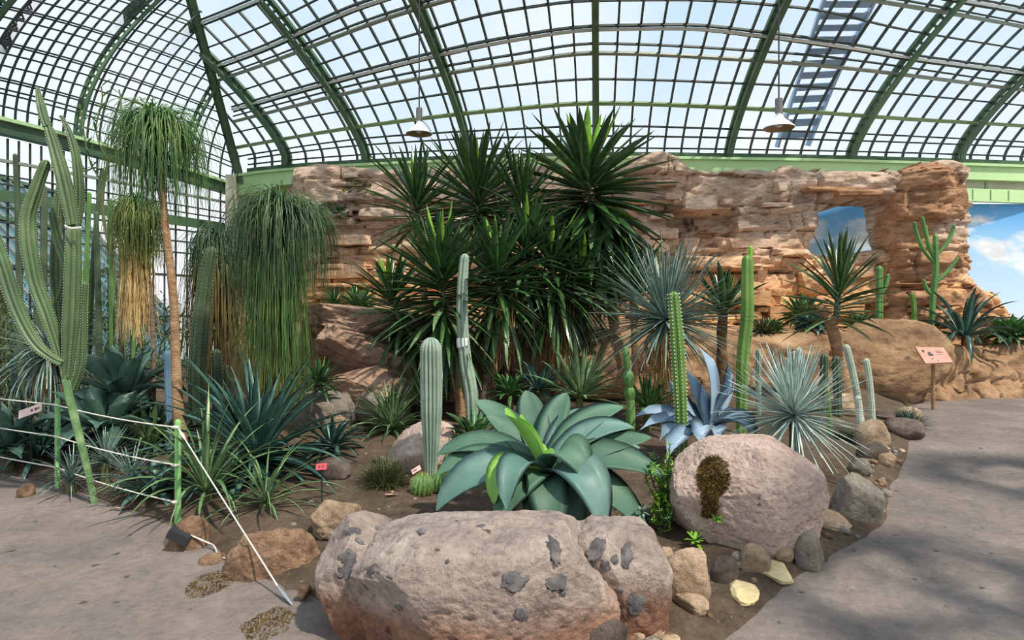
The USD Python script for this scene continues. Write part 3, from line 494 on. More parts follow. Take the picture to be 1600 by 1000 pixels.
for a, b in zip(me[:-1], me[1:]):
    for z1, z0 in zip(zz[:-1], zz[1:]): wpn.append((np.array([down(a, z0), down(b, z0), down(b, z1), down(a, z1)]), np.array([[0, 1, 2], [0, 2, 3]])))
for g in wpn[:130]: part('glass_pane', g, M['glass'], lw, False)
part('glass_pane', join(wpn[130:]), M['glass'], lw, False, kind='stuff')
part('plinth', bar(np.array([down(e, .05) for e in le]), .3, .5), M['cream'], lw, False)

# outside, seen through the left wall
gh = thing('glasshouse', 'neighbouring low glasshouse with sloping bars seen through the left wall', 'glasshouse')
gA = mat('far_glass', [(.35, L(40, 66, 70)), (.65, L(92, 128, 140))], .7, .2, vary=0, spec=.5)
def gpt(u, v): return np.array([-11.6 - 4.0 * v, 9.0 + u * 13.0, 1.2 + 4.3 * v])
part('roof_glass', join([(np.array([gpt(0, 0), gpt(1, 0), gpt(1, 1), gpt(0, 1)]), np.array([[0, 1, 2], [0, 2, 3]])), (np.array([gpt(0, 0), gpt(1, 0), gpt(1, 0) * [1, 1, 0] + [0, 0, -.31], gpt(0, 0) * [1, 1, 0] + [0, 0, -.31]]), np.array([[0, 1, 2], [0, 2, 3]])), (np.array([gpt(0, 1), gpt(1, 1), gpt(1, 1) + [-4, 0, -2.5], gpt(0, 1) + [-4, 0, -2.5]]), np.array([[0, 1, 2], [0, 2, 3]]))]), gA, gh, False)
for u in np.linspace(0, 1, 30): part('roof_bar', bar(np.array([gpt(u, 0), gpt(u, 1)]) + [.03, 0, .03], .05, .05), M['purlin'], gh, False)
for v in (0, .33, .66, 1): part('roof_rail', bar(np.array([gpt(0, v), gpt(1, v)]) + [.04, 0, .04], .12, .1), M['rib'], gh, False)

# ladder lying on the outside of the vault
ld = thing('roof_ladder', 'blue grey slatted roof ladder lying on the outside of the glass vault', 'ladder')
la, lb = [(1302 + 0, -40), (1272, 45), (1246, 130), (1226, 190), (1214, 230)], [(1386, -40), (1352, 30), (1316, 100), (1288, 165), (1262, 228)]
for s in (la, lb):
    q = spline(np.array(s, float), 14); part('rail', bar(np.array([V(a, b, .35) for a, b in q]), .06, .1), M['ladder'], ld, False)
qa, qb = spline(np.array(la, float), 30), spline(np.array(lb, float), 30)
for i in range(1, 29, 2): part('slat', bar(np.array([V(*qa[i], .33), V(*qb[i], .33)]), .16, .03, vn(*qa[i])), M['ladder_slat'], ld, False)

# pendant lamps
def pendant(px, py, d, wpx, label):
    t = thing('pendant_lamp', label, 'lamp'); c = W(px, py, d); r = wpx / 2 / F * d; k = 28
    pr = [(.16, 1.0), (.18, .82), (.3, .62), (.55, .4), (.82, .16), (1.0, 0), (1.0, -.06)]
    def lathe(pr):
        th = np.arange(k) * 2 * PI / k; return rings_to_mesh(np.array([[c + [r * a * math.cos(q), r * a * math.sin(q), r * b] for q in th] for a, b in pr]), caps=False)
    part('shade', lathe(pr), M['white'], t); part('shade_inside', lathe([(a * .95, b - .03) for a, b in pr]), M['shade_in'], t)
    part('socket', tube([c + [0, 0, r * .95], c + [0, 0, r * 1.9]], r * .24, 14), M['socket'], t, smooth=40); part('bulb', trimesh.creation.icosphere(2, r * .32).apply_translation(c + [0, 0, r * .3]), M['white'], t)
    part('bracket', tube([c + [r * .9, 0, r * .1], c + [r * .5, 0, r * .7], c + [0, 0, r * 1.1]], r * .03, 5), M['socket'], t)
    top = next(z for z in np.arange(c[2], 9, .02) if (lambda y: d >= float(vault_depth(px, y)) - .02)(CY - (z - EYE) / d * F))
    part('cable', tube([c + [0, 0, r * 1.85], [c[0], c[1], top]], .009, 5), M['black'], t)
pendant(655, 208, 8.75, 41, 'white conical pendant lamp hanging left of the tallest yucca'); pendant(1217, 199, 7.6, 47, 'white conical pendant lamp hanging in front of the roof ladder')
# ---------------------------------------------------------------- boulders and stones
def boulder_mesh(c, size, seed, sub=5, p=3.0, cuts=9, rough=.14, rot=0.0, tilt=0.0, planes=()):
    v = trimesh.creation.icosphere(sub, 1.0); f = np.array(v.faces); v = np.array(v.vertices); r = np.random.default_rng(seed)
    v = v / ((np.abs(v) ** p).sum(1, keepdims=True) ** (1 / p)); P0 = v + seed * 3.3
    nn = unit(r.normal(size=(cuts, 3))); cc = r.uniform(.72, 1.0, cuts)
    for n, c0 in list(zip(nn, cc)) + [(unit(np.array(a[:3])), a[3]) for a in planes]: v = v - n * np.maximum(v @ n - c0, 0)[:, None] * .9
    n = unit(v); v = v + n * ((meshkit.fbm(P0 * 1.2, 3, seed) - .5) * rough * 1.6 + (meshkit.fbm(P0 * 4.5, 4, seed + 3) - .5) * rough * .8 + (meshkit.fbm(P0 * 16, 3, seed + 5) - .5) * rough * .28)[:, None]
    if sub >= 5: v = v - n * (np.clip(meshkit.noise(P0 * 19, seed) - .7, 0, 1) * .12 + np.clip(meshkit.noise(P0 * 41, seed + 1) - .68, 0, 1) * .07)[:, None]
    v = v * np.asarray(size) / 2; ct, st = math.cos(tilt), math.sin(tilt); v = v @ np.array([[ct, 0, -st], [0, 1, 0], [st, 0, ct]]); c1, s1 = math.cos(rot), math.sin(rot); v = v @ np.array([[c1, s1, 0], [-s1, c1, 0], [0, 0, 1]])
    return v + c, f
def chips(par, mesh, spots, name='dark_inclusion', seed=0):
    """dark stones set in a boulder's skin, each a flattened lump; spots are (px, py, w, h) seen on its face"""
    tm = trimesh.Trimesh(*mesh, process=False); n = tm.vertex_normals; v = tm.vertices; pr = np.stack([v[:, 0] / v[:, 1] * F + CX, CY - (v[:, 2] - EYE) / v[:, 1] * F], 1); face = (n[:, 1] * v[:, 1] + n[:, 0] * v[:, 0] + n[:, 2] * (v[:, 2] - EYE)) < 0
    for i, (px, py, w, h) in enumerate(spots):
        q = np.where(face, ((pr - [px, py]) ** 2).sum(1), 1e9).argmin(); c, nr = v[q], n[q]; a = unit(np.cross([0, 0, 1.0], nr)) if abs(nr[2]) < .95 else np.array([1.0, 0, 0]); b = np.cross(nr, a)
        s = trimesh.creation.icosphere(2, 1.0); u = np.array(s.vertices); u *= 1 + (meshkit.fbm(u * 1.9 + i * 5 + seed, 3, i) - .5)[:, None] * 1.5
        k = c[1] / F; part(name, (c + u[:, :1] * a * w * k / 2 + u[:, 1:2] * b * h * k / 2 * 1.15 + u[:, 2:] * nr * .007, np.array(s.faces)), M['inclusion'], par + '/rock')
def boulder(name, label, bx, d, depth, seed, m, cat='boulder', z0=None, group=None, **kw):
    """bx: the box (x0, y0, x1, y1) it fills in the picture at distance d"""
    x0, y0, x1, y1 = bx; c = W((x0 + x1) / 2, (y0 + y1) / 2, d); sz = ((x1 - x0) / F * d, depth, (y1 - y0) / F * d)
    g = boulder_mesh(c, sz, seed, **kw); t = thing(name, label, cat, group); part('rock', g, M[m], t); return t, g
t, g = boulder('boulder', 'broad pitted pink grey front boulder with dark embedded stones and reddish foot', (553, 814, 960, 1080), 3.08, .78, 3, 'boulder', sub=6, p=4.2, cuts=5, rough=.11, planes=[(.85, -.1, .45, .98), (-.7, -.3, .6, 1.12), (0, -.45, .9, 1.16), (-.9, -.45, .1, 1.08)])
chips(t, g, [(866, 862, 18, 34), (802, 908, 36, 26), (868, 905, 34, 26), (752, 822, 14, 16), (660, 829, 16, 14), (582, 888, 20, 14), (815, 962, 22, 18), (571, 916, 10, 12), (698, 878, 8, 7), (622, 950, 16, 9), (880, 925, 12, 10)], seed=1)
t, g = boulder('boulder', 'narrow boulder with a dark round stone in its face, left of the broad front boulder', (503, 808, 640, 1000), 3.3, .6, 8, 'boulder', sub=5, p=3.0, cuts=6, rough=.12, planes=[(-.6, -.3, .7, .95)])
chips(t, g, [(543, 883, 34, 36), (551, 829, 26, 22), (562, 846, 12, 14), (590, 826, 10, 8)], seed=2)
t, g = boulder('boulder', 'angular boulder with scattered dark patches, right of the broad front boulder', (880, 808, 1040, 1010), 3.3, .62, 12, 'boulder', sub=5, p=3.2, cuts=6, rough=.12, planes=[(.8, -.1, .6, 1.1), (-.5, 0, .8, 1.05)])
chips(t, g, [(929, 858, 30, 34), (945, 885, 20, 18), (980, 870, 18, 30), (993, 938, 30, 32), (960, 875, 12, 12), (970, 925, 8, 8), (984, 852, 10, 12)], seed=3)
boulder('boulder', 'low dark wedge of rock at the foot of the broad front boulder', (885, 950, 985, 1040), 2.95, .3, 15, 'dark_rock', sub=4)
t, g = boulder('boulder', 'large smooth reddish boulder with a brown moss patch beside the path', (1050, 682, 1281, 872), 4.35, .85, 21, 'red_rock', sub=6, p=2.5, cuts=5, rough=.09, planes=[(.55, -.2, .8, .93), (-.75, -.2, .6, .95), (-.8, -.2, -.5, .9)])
def tufts(par, mesh, test, m, n, ln, name='moss_patch'):
    par = par + '/rock'
    tm = trimesh.Trimesh(*mesh, process=False); v, nn = tm.vertices, tm.vertex_normals; px, py = v[:, 0] / v[:, 1] * F + CX, CY - (v[:, 2] - EYE) / v[:, 1] * F
    ok = np.nonzero((nn[:, 1] < .1) & test(px, py))[0]; out = []
    if len(ok) == 0: return
    for q in rng.choice(ok, n):
        b = v[q] + rng.normal(0, .004, 3) - nn[q] * .004; d_ = unit(nn[q] + rng.normal(0, .7, 3) + [0, 0, -.3]); s = unit(np.cross(d_, rng.normal(size=3))) * .007
        out.append((np.array([b - s, b + s, b + d_ * ln * R(.5, 1.2)]), np.array([[0, 1, 2]])))
    part(name, join(out), m, par, kind='stuff')
tufts(t, g, lambda x, y: (((x - 1115) / 25) ** 2 + ((y - 745) / 33) ** 2 < 1) | ((abs(x - 1109) < 12) & (y > 745) & (y < 808)), M['moss'], 5200, .02)
boulder('stone', 'pinkish angular rock behind the thick ribbed cactus', (606, 652, 712, 752), 5.9, .5, 33, 'red_rock', 'rock', sub=4, planes=[(-.7, -.2, .7, .55)], cuts=8)
boulder('stone', 'jagged brown rock at the path edge where the guy rope comes down', (352, 830, 505, 965), 3.92, .32, 41, 'brown_rock', 'rock', sub=5, rough=.2, cuts=9)
boulder('stone', 'brown rock carrying the small black spotlight', (258, 808, 335, 895), 4.32, .3, 44, 'brown_rock', 'rock', sub=4, rough=.18)
boulder('stone', 'small knobbly brown stone below the spotlight rock', (308, 866, 350, 900), 4.05, .17, 46, 'brown_rock', 'stone', sub=3, rough=.24)
boulder('stone', 'crumbly pale stone between the dark strap-leaved plant and narrow boulder', (486, 782, 560, 845), 4.35, .3, 47, 'tan_rock', 'stone', sub=4, rough=.25)
boulder('stone', 'dark rock under the small red plant label', (500, 716, 552, 752), 5.55, .25, 48, 'dark_rock', 'stone', sub=3)
boulder('stone', 'small brown pebble at the right foot of the jagged rock', (464, 912, 488, 934), 3.5, .08, 49, 'brown_rock', 'stone', sub=3)
boulder('stone', 'big grey rock lying left of the bed under the overhanging ledge', (452, 612, 556, 690), 7.6, .7, 51, 'grey_rock', 'rock', sub=4)
boulder('stone', 'mossy grey green rock under the brown overhanging boulder', (548, 606, 642, 660), 7.7, .5, 52, 'grey_rock', 'rock', sub=4)
boulder('stone', 'flat tan stone leaning on the big grey rock', (512, 648, 546, 672), 7.1, .06, 53, 'tan_rock', 'stone', sub=3)
boulder('boulder', 'brown overhanging boulder below the sloping ledge', (512, 566, 655, 640), 7.95, .9, 54, 'ledge', sub=5, p=2.6, rough=.12)
boulder('boulder', 'long sloping reddish ledge above the overhanging boulder', (492, 512, 668, 592), 8.35, 1.0, 57, 'ledge', sub=5, p=3.4, rough=.14, tilt=.42, planes=[(0, -.2, .9, .7)])
boulder('boulder', 'flat pale sandstone slab topping the ledge left of the yuccas', (470, 482, 700, 530), 8.75, 1.3, 58, 'ledge', sub=5, p=4, rough=.12, tilt=.12)
boulder('boulder', 'rounded tan outcrop above the tilted notice board', (1296, 500, 1480, 655), 11.25, 1.5, 59, 'mound', sub=5, p=2.6, rough=.12)
boulder('boulder', 'smooth brown rock bulge under the yucca skirts', (798, 492, 905, 625), 9.1, .7, 60, 'mound', sub=5, p=3, rough=.08)
boulder('boulder', 'orange brown rock bulge behind the spiky plants', (880, 515, 1000, 622), 9.3, .7, 61, 'mound', sub=5, p=3, rough=.08)
for (bx, m, lab, dp) in [((1020, 855, 1060, 892), 'tan_rock', 'crumbly tan stone right of the angular front boulder', .14), ((1038, 858, 1116, 938), 'tan_rock', 'long leaning stone with a grey streak among the path edging', .16), ((1066, 922, 1122, 964), 'tan_rock', 'flat cream slab below the long leaning stone', .1),
        ((1110, 870, 1154, 910), 'dark_rock', 'round dark brown stone between the edging stones', .15), ((1158, 851, 1207, 894), 'tan_rock', 'rounded pinkish stone under the reddish boulder', .15), ((1141, 862, 1160, 886), 'grey_rock', 'tiny grey wedge between two edging stones', .08),
        ((1146, 910, 1201, 950), 'pale_slab', 'yellow triangular slab set in the path edge', .08), ((1194, 875, 1254, 915), 'pale_slab', 'yellow oval slab set in the path edge', .08), ((1208, 847, 1240, 875), 'tan_rock', 'small round tan stone right of the pinkish one', .12),
        ((1242, 828, 1288, 888), 'grey_rock', 'pointed grey stone leaning at the path edge', .13), ((1298, 738, 1374, 808), 'grey_rock', 'large grey speckled stone right of the reddish boulder', .3), ((1276, 792, 1356, 832), 'tan_rock', 'flat brown stone below the large grey speckled one', .22),
        ((1402, 636, 1440, 664), 'tan_rock', 'upper pale stone at the far bend of the path edge', .25), ((1382, 652, 1442, 684), 'dark_rock', 'low dark rock at the far bend of the path edge', .3), ((1334, 655, 1388, 700), 'tan_rock', 'pale crumbling rock behind the silver spiky plant', .3),
        ((1284, 612, 1342, 648), 'tan_rock', 'pale veined rock among the slim grey cacti', .3), ((1340, 690, 1392, 720), 'dark_rock', 'dark low stone beyond the silver spiky plant', .25), ((1325, 716, 1362, 742), 'grey_rock', 'grey stone above the large speckled one', .2), ((1370, 706, 1398, 728), 'tan_rock', 'small tan stone on the slope to the path', .18),
        ((640, 742, 668, 760), 'tan_rock', 'small stone at the foot of the thick ribbed cactus', .12), ((846, 612, 866, 634), 'tan_rock', 'small orange stone behind the big agave', .15), ((1075, 880, 1100, 892), 'grey_rock', 'sliver of grey stone behind the long leaning stone', .08), ((30, 755, 52, 777), 'brown_rock', 'small brown stone at the far left path edge', .12), ((1368, 640, 1398, 656), 'dark_rock', 'dark stone in front of the low dark cushion shrub', .2), ((1260, 822, 1282, 838), 'dark_rock', 'small dark stone behind the pointed grey one', .1)]:
    yb = bx[3]; d = 1.56 / (yb - CY) * F
    for _ in range(6): x = ((bx[0] + bx[2]) / 2 - CX) / F * d; d = (EYE - max(soil(x, d), 0)) / (yb - CY) * F
    if 'slab' in lab or 'flat' in lab:
        w_, h_ = (bx[2] - bx[0]) / F * d, (bx[3] - bx[1]) * d * d / 1600; xc = ((bx[0] + bx[2]) / 2 - CX) / F * d; t = thing('stone', lab, 'stone'); part('rock', boulder_mesh((xc, d + h_ * .5, max(soil(xc, d), 0) + .02), (w_, h_, .075), 100 + bx[0], 4, 3.0, 11, .12, R(-.2, .2)), M[m], t); continue
    boulder('stone', lab, (bx[0], bx[1], bx[2], bx[3] + (bx[3] - bx[1]) * .25), d + dp * .3, dp, 100 + bx[0], m, 'stone', sub=4 if bx[2] - bx[0] > 60 else 3, rough=.16, cuts=11, p=3.4 if 'slab' in lab else 2.6)
pb = [boulder_mesh((0, 0, 0), (.07, .06, .045), 300 + i, sub=2, cuts=7) for i in range(5)]
for i in range(150):
    if i < 95: a = R(0, 1); k = a * 5.999; j = int(k); e = BED[17:24]; j = min(j, len(e) - 2); q = e[j] + (e[j + 1] - e[j]) * (k - j if j == int(k) else .5) + np.array([-abs(rng.normal(0, .22)) - .03, rng.normal(0, .06)])
    else: q = np.array([R(-1.6, -.2), R(4.4, 6.6)])
    if bed_dist(q[0], q[1]) < .01: continue
    v, f = pb[i % 5]; s = R(.35, 1.5) if i < 95 else R(.2, .7); c, sn = math.cos(i), math.sin(i); v2 = (v * s) @ np.array([[c, sn, 0], [-sn, c, 0], [0, 0, 1]]) + [q[0], q[1], soil(*q) + .008 * s]
    single('pebble', (v2, f), M[('tan_rock', 'grey_rock', 'brown_rock')[i % 3]], ('loose %s pebble lying on the bed edge along the curving path' if i < 95 else 'loose %s pebble on the bare soil left of the big agave') % ('tan', 'grey', 'dark brown')[i % 3], 'pebble', ('%s pebbles along the path edge' if i < 95 else '%s pebbles on the bare soil') % ('tan', 'grey', 'dark brown')[i % 3])

fl = plain('fallen_leaf', L(214, 150, 60), .7); fp2 = plain('fallen_petal', L(222, 170, 150), .7)
for i, (x, y, m, lab) in enumerate(((204, 786, fl, 'orange fallen leaf at the path edge behind the right rope post'), (191, 797, fp2, 'pale pink fallen leaf at the path edge behind the right rope post'), (612, 776, fp2, 'pale dry leaf on the bare soil left of the barrel cacti'))):
    dd = 5.0
    for _ in range(12): dd = .5 * dd + .5 * (EYE - max(soil((x - CX) / F * dd, dd), 0)) / (y - CY) * F
    q = np.array([(x - CX) / F * dd, dd, max(soil((x - CX) / F * dd, dd), 0) + .012]); P = np.array([q + [-.05, -.02, .012], q + [-.02, 0, 0], q + [.02, .01, 0], q + [.05, .015, .014]]); single('fallen_leaf', leaf(P, np.array([.01, .045, .04, .004]), np.array([.3, -1.0, .1]), .15, .06), m, lab, 'leaf')
for x, y, w, lab in ((332, 908, .13, 'dark olive moss patch on the path below the knobbly stone'), (418, 970, .14, 'dark olive moss patch on the path left of the narrow boulder')):
    dd = EYE / (y - CY) * F; X0 = (x - CX) / F * dd; out = []
    for i in range(1500):
        r_, a_ = w * math.sqrt(R(0, 1)), R(0, 6.28); r_ *= .7 + .5 * float(meshkit.noise(np.array([math.cos(a_) * 2, math.sin(a_) * 2, x]), 3)); p = np.array([X0 + r_ * math.cos(a_), dd + r_ * math.sin(a_) * 1.2, 0]); p[2] = float(floor_z(p[0:1], p[1:2])[0]) - .002; s = np.array([R(-1, 1), R(-1, 1), 0]) * .006; out.append((np.array([p - s, p + s, p + [R(-.008, .008), R(-.008, .008), R(.004, .012)]]), np.array([[0, 1, 2]])))
    single('moss_patch', join(out), M['moss'], lab, 'moss', kind='stuff')
# ---------------------------------------------------------------- plants
def px_path(pts, d):
    """points (px, py[, distance offset]) as places at distance d"""
    return [W(p[0], p[1], d + (p[2] if len(p) > 2 else 0)) for p in pts]
def base_to_soil(P, sink=.05):
    P = [np.array(p) for p in P]; P[0] = np.array([P[0][0], P[0][1], soil(P[0][0], P[0][1]) - sink]); return P
def column(label, pts, d, rpx, m, ribs=8, depth=.3, sp=None, step=.05, name='column_cactus', group=None, t=None, dome=True, grounded=True, pname='stem', spsize=.0042):
    t = t or thing(name, label, 'cactus', group); P = px_path(pts, d); P = base_to_soil(P) if grounded else P; r = np.atleast_1d(np.array(rpx, float)) / F * d * .6
    q = part(pname, tube(P, r, ribs=ribs, depth=depth, n=34, dome=dome, sharp=1.3 if ribs < 9 else .8), M[m], t, smooth=35)
    if sp: part('spines', areoles(P, r, ribs, step, spsize), M[sp], q, False, kind='stuff')
    return t
def strands(c, n, length, el, m, par, width=.012, name='foliage', fall=2.6, spread=.0, n_seg=9, seed=0, az=(0, 2 * PI), lo=-86):
    """thin drooping leaves: out and up from the head, then hanging"""
    out = []
    for i in range(n):
        a = R(*az); e0 = math.radians(R(*el)); ln = length * R(.65, 1.1); s = (np.arange(n_seg) + .5) / n_seg; q = np.clip(s * fall * R(.75, 1.3), 0, 1); q = q * q * (3 - 2 * q); e = e0 + (math.radians(lo) - e0) * q
        aa = a + R(-.3, .3) * s; dv = np.stack([np.cos(e) * np.cos(aa), np.cos(e) * np.sin(aa), np.sin(e)], 1) * ln / n_seg; dv[:, :2] += rng.normal(0, .008, (n_seg, 2)); P = np.vstack([[0, 0, 0], np.cumsum(dv, 0)]) + c + rng.normal(0, .02 + spread, 3)
        side = np.array([math.sin(a), -math.cos(a), 0]) * width / 2; wv = np.linspace(1, .25, n_seg + 1)[:, None]; k = np.array([0, 0, width * .3]) + np.array([math.cos(a), math.sin(a), 0]) * width * .3
        v = np.stack([P - side * wv, P + k * wv, P + side * wv], 1).reshape(-1, 3); b = np.arange(n_seg)[:, None] * 3
        f = np.concatenate([b + [0, 1, 4], b + [0, 4, 3], b + [1, 2, 5], b + [1, 5, 4]]); out.append((v, f))
    part(name, join(out), m, par, kind='stuff')
def bez(p0, p1, p2, n=12):
    t = np.linspace(0, 1, n)[:, None]; return (1 - t) ** 2 * p0 + 2 * t * (1 - t) * p1 + t ** 2 * p2

# the big agave: every leaf set out from the crown to its own tip
def hero(par, crown, d, leaves, wscale, matf, shape='oblong', mid=4, fold=.16, th=.1, roll=.55):
    C = W(*crown, d)
    for (tx, ty, td, kx, ky, kd, w, mk) in leaves:
        tip, ctl = W(tx, ty, d + td), W(kx, ky, d + kd); b = C + unit(ctl - C) * .03 + [0, 0, -.03]; P = bez(b, ctl, tip, 13); s = np.linspace(0, 1, 13)
        t = unit(np.gradient(P, axis=0)); out = tip - C; az = np.array([out[0], out[1], 0]); az = unit(az) if np.linalg.norm(az) > .05 else np.array([0, -1.0, 0]); side = np.array([az[1], -az[0], -az[0] * roll])
        part('leaf', leaf(P, w / F * d * wscale * np.maximum(SHAPES[shape](s), .03), side, fold, th, mid), M[mk], par, label={'agave_new': 'bright green young leaf', 'agave_blue': None}.get(mk))
ag = thing('agave', 'large broad-leaved grey green agave behind the front boulders', 'agave')
hero(ag, (852, 735), 4.5, [
    (742, 626, .45, 800, 660, .35, 62, 'agave'), (822, 610, .6, 828, 650, .45, 60, 'agave'), (886, 614, .55, 858, 650, .4, 58, 'agave'), (912, 640, .5, 884, 655, .35, 54, 'agave_blue'), (974, 636, .4, 905, 645, .3, 60, 'agave'), (990, 668, .2, 915, 655, .15, 58, 'agave_blue'), (1018, 684, .1, 930, 690, .1, 66, 'agave'),
    (1042, 746, -.1, 940, 690, -.1, 76, 'agave'), (1016, 838, -.25, 945, 735, -.3, 74, 'agave'), (945, 828, -.5, 915, 690, -.5, 78, 'agave_blue'), (922, 752, -.35, 880, 660, -.32, 74, 'agave'), (772, 788, -.45, 775, 690, -.4, 52, 'agave_new'), (682, 712, .1, 760, 668, .1, 62, 'agave'), (684, 742, -.05, 740, 694, 0, 60, 'agave'),
    (682, 798, -.25, 745, 705, -.25, 78, 'agave_blue'), (774, 820, -.5, 825, 715, -.4, 64, 'agave'), (868, 848, -.55, 848, 735, -.5, 70, 'agave'), (838, 842, -.5, 842, 738, -.45, 58, 'agave'), (900, 846, -.45, 890, 735, -.4, 62, 'agave'), (792, 795, -.6, 790, 680, -.45, 50, 'agave_blue'), (790, 648, -.2, 812, 650, -.05, 62, 'agave_new'), (812, 652, -.1, 828, 660, -.02, 44, 'agave_new'), (842, 690, .05, 846, 712, .05, 30, 'agave_new'), (862, 700, .0, 858, 718, 0, 24, 'agave_new'), (760, 650, .3, 810, 680, .25, 56, 'agave'), (1000, 700, .3, 930, 690, .25, 60, 'agave_blue')], .92, None)
part('crown', tube(base_to_soil([W(852, 810, 4.5), W(852, 775, 4.5), W(852, 738, 4.5)]), [.1, .13, .05], 12), M['agave'], ag)

# pale blue agave beside the bright columns
ba = thing('agave', 'powder blue agave with twisted leaves left of the reddish boulder', 'agave')
hero(ba, (1108, 668), 6.2, [(1092, 542, .1, 1122, 585, .1, 24, 'blue_leaf'), (1136, 564, .2, 1152, 610, .2, 20, 'blue_leaf'), (1046, 592, .1, 1050, 625, .1, 34, 'blue_leaf'), (1072, 575, .2, 1085, 620, .2, 26, 'blue_leaf'), (1152, 608, -.1, 1128, 612, 0, 24, 'blue_leaf'), (990, 652, .1, 1040, 632, .1, 26, 'blue_leaf'), (1182, 694, -.35, 1160, 630, -.3, 36, 'blue_leaf'),
    (1030, 690, -.2, 1060, 645, -.2, 30, 'blue_leaf'), (1000, 672, -.1, 1045, 640, -.1, 24, 'blue_leaf'), (1100, 700, -.5, 1085, 650, -.4, 30, 'blue_leaf'), (1162, 655, .2, 1140, 635, .2, 24, 'blue_leaf'), (1120, 690, -.45, 1125, 655, -.35, 26, 'blue_leaf'), (1060, 655, .3, 1080, 640, .3, 24, 'blue_leaf'), (1096, 600, .15, 1100, 640, .1, 22, 'blue_leaf'), (1042, 720, -.5, 1062, 660, -.4, 30, 'blue_leaf')], 1.0, None, 'agave', 2, .3, .14)
part('crown', tube(base_to_soil([W(1108, 710, 6.2), W(1108, 690, 6.2), W(1108, 665, 6.2)]), [.07, .08, .03], 10), M['blue_leaf'], ba)

# yuccas
def yucca(label, trunk, rt, heads, d, mt='trunk', skirt=None, grounded=True, name='yucca', cat='yucca'):
    t = thing(name, label, cat); P = px_path(trunk, d)
    if grounded: P = base_to_soil(P)
    elif grounded is None: P[0][2] = mound_z(P[0][0], P[0][1]) - .1
    part('trunk', tube(P, np.array(rt) / F * d * .66, 12, n=20, rough=.16, seed=int(trunk[0][0])), M[mt], t)
    for (top, bot, n, ln, w, el, dd, bend) in heads:
        A, B = W(*bot, d + dd), W(*top, d + dd); last = P[-1]
        if np.linalg.norm(last - A) > .02: part('branch', tube([last - unit(A - last) * .05, (last + A) / 2 + [0, 0, -.04], A], rt[-1] / F * d * .6, 9, n=8), M[mt], t)
        part('stem', tube([A, (A + B) / 2, B], [.045, .04, .02], 7), M['yucca_old'], t)
        ax = B - A; rosette(t, A, n, ln / F * d, w / F * d, lambda q: M['yucca_new'] if q < .035 else M['yucca_old'] if q > .55 and rng.random() < .35 else M['yucca'], el=el, bend=bend, stem=ax[2], axis=(ax[0], ax[1]), segs=6, th=.1, fold=.16, jit=.16, curve=.8 if el[1] > -70 else .62)
    if skirt:
        for (px, py, n, ln, r) in skirt: strands(W(px, py, d), n, ln / F * d, (-70, 10), M['straw'], t, .02, 'dead_leaf_skirt', 4, .05)
    return t
UP = (82, -50)
yucca('dense dark green yucca with its crown low at the left of the clump', [(724, 655), (716, 600), (704, 555), (697, 520)], [19, 14, 13, 12], [((688, 408), (698, 520), 165, 116, 10, (82, -58), 0, (.05, .4)), ((608, 448), (634, 530), 90, 84, 9, (75, -55), .3, (.1, .6))], 7.8)
yucca('yucca on a crooked grey trunk with a straw skirt, behind the slender cactus', [(752, 640), (760, 598), (784, 555), (787, 515)], [17, 15, 13, 12], [((774, 408), (784, 492), 120, 98, 11, (82, -60), 0, (.05, .6)), ((822, 368), (815, 445), 100, 92, 10, (82, -50), .4, (.1, .7))], 8.0, 'trunk_grey', [(780, 480, 170, 95, 0)])
yucca('tallest yucca with a great drooping crown right of centre', [(968, 520), (955, 470), (941, 420), (931, 385)], [14, 13, 12, 12], [((915, 262), (930, 375), 190, 122, 15, (84, -70), -.1, (.05, .45)), ((926, 322), (932, 372), 70, 108, 17, (-15, -78), -.15, (.1, .35))], 9.6, 'trunk', None, None)
yucca('yucca with a fanned upright crown against the rock, left of the tallest', [(768, 560), (762, 470), (752, 400), (748, 360)], [12, 11, 10, 10], [((744, 288), (749, 352), 130, 112, 10, (84, -35), 0, (.02, .3))], 9.0)
yucca('small far left yucca reaching above the rock ledges', [(668, 590), (664, 480), (658, 400), (654, 360)], [10, 9, 8, 8], [((650, 300), (655, 355), 60, 96, 9, (84, -20), 0, (.02, .4))], 9.0)
yucca('yucca with dark sagging crown and ragged bark under the tallest one', [(872, 600), (870, 540), (866, 490), (864, 470)], [16, 14, 13, 12], [((862, 400), (866, 478), 130, 108, 10, (70, -60), 0, (.2, .7)), ((910, 425), (890, 475), 100, 92, 9, (70, -50), .3, (.2, .7))], 8.7, 'brown_leaf', [(868, 475, 150, 105, 0)])
yucca('half hidden yucca between the fanned and the tallest crowns', [(838, 560), (832, 470), (822, 400), (818, 360)], [10, 9, 8, 8], [((815, 300), (818, 352), 60, 92, 9, (84, -25), 0, (.05, .5))], 9.05)
yucca('low leafy yucca with two bright upright leaves left of the blue crown', [(992, 560), (990, 500), (988, 480), (988, 470)], [8, 7, 7, 7], [((990, 440), (988, 472), 46, 84, 10, (86, -10), 0, (.05, .7))], 9.0)
yucca('dark bladed yucca half hidden behind the bright column cactus', [(1132, 640), (1128, 570), (1128, 520), (1130, 490)], [17, 14, 12, 11], [((1132, 470), (1131, 492), 34, 66, 12, (86, 0), 0, (.02, .5))], 8.6, 'brown_leaf')
yucca('small yucca with glossy leaves beside the grey rocks', [(488, 650), (489, 625), (494, 606), (497, 600)], [5, 5, 5, 5], [((499, 590), (497, 602), 34, 42, 8, (84, -25), 0, (.1, .7))], 7.2, 'trunk_grey')
yucca('open-crowned dragon tree on a split tan trunk in front of the planter wall', [(1322, 640), (1314, 570), (1302, 520), (1284, 480)], [19, 16, 14, 9], [((1313, 432), (1306, 500), 58, 92, 8, (88, -15), 0, (.02, .35))], 9.2, 'trunk', None, True, 'dragon_tree', 'tree')

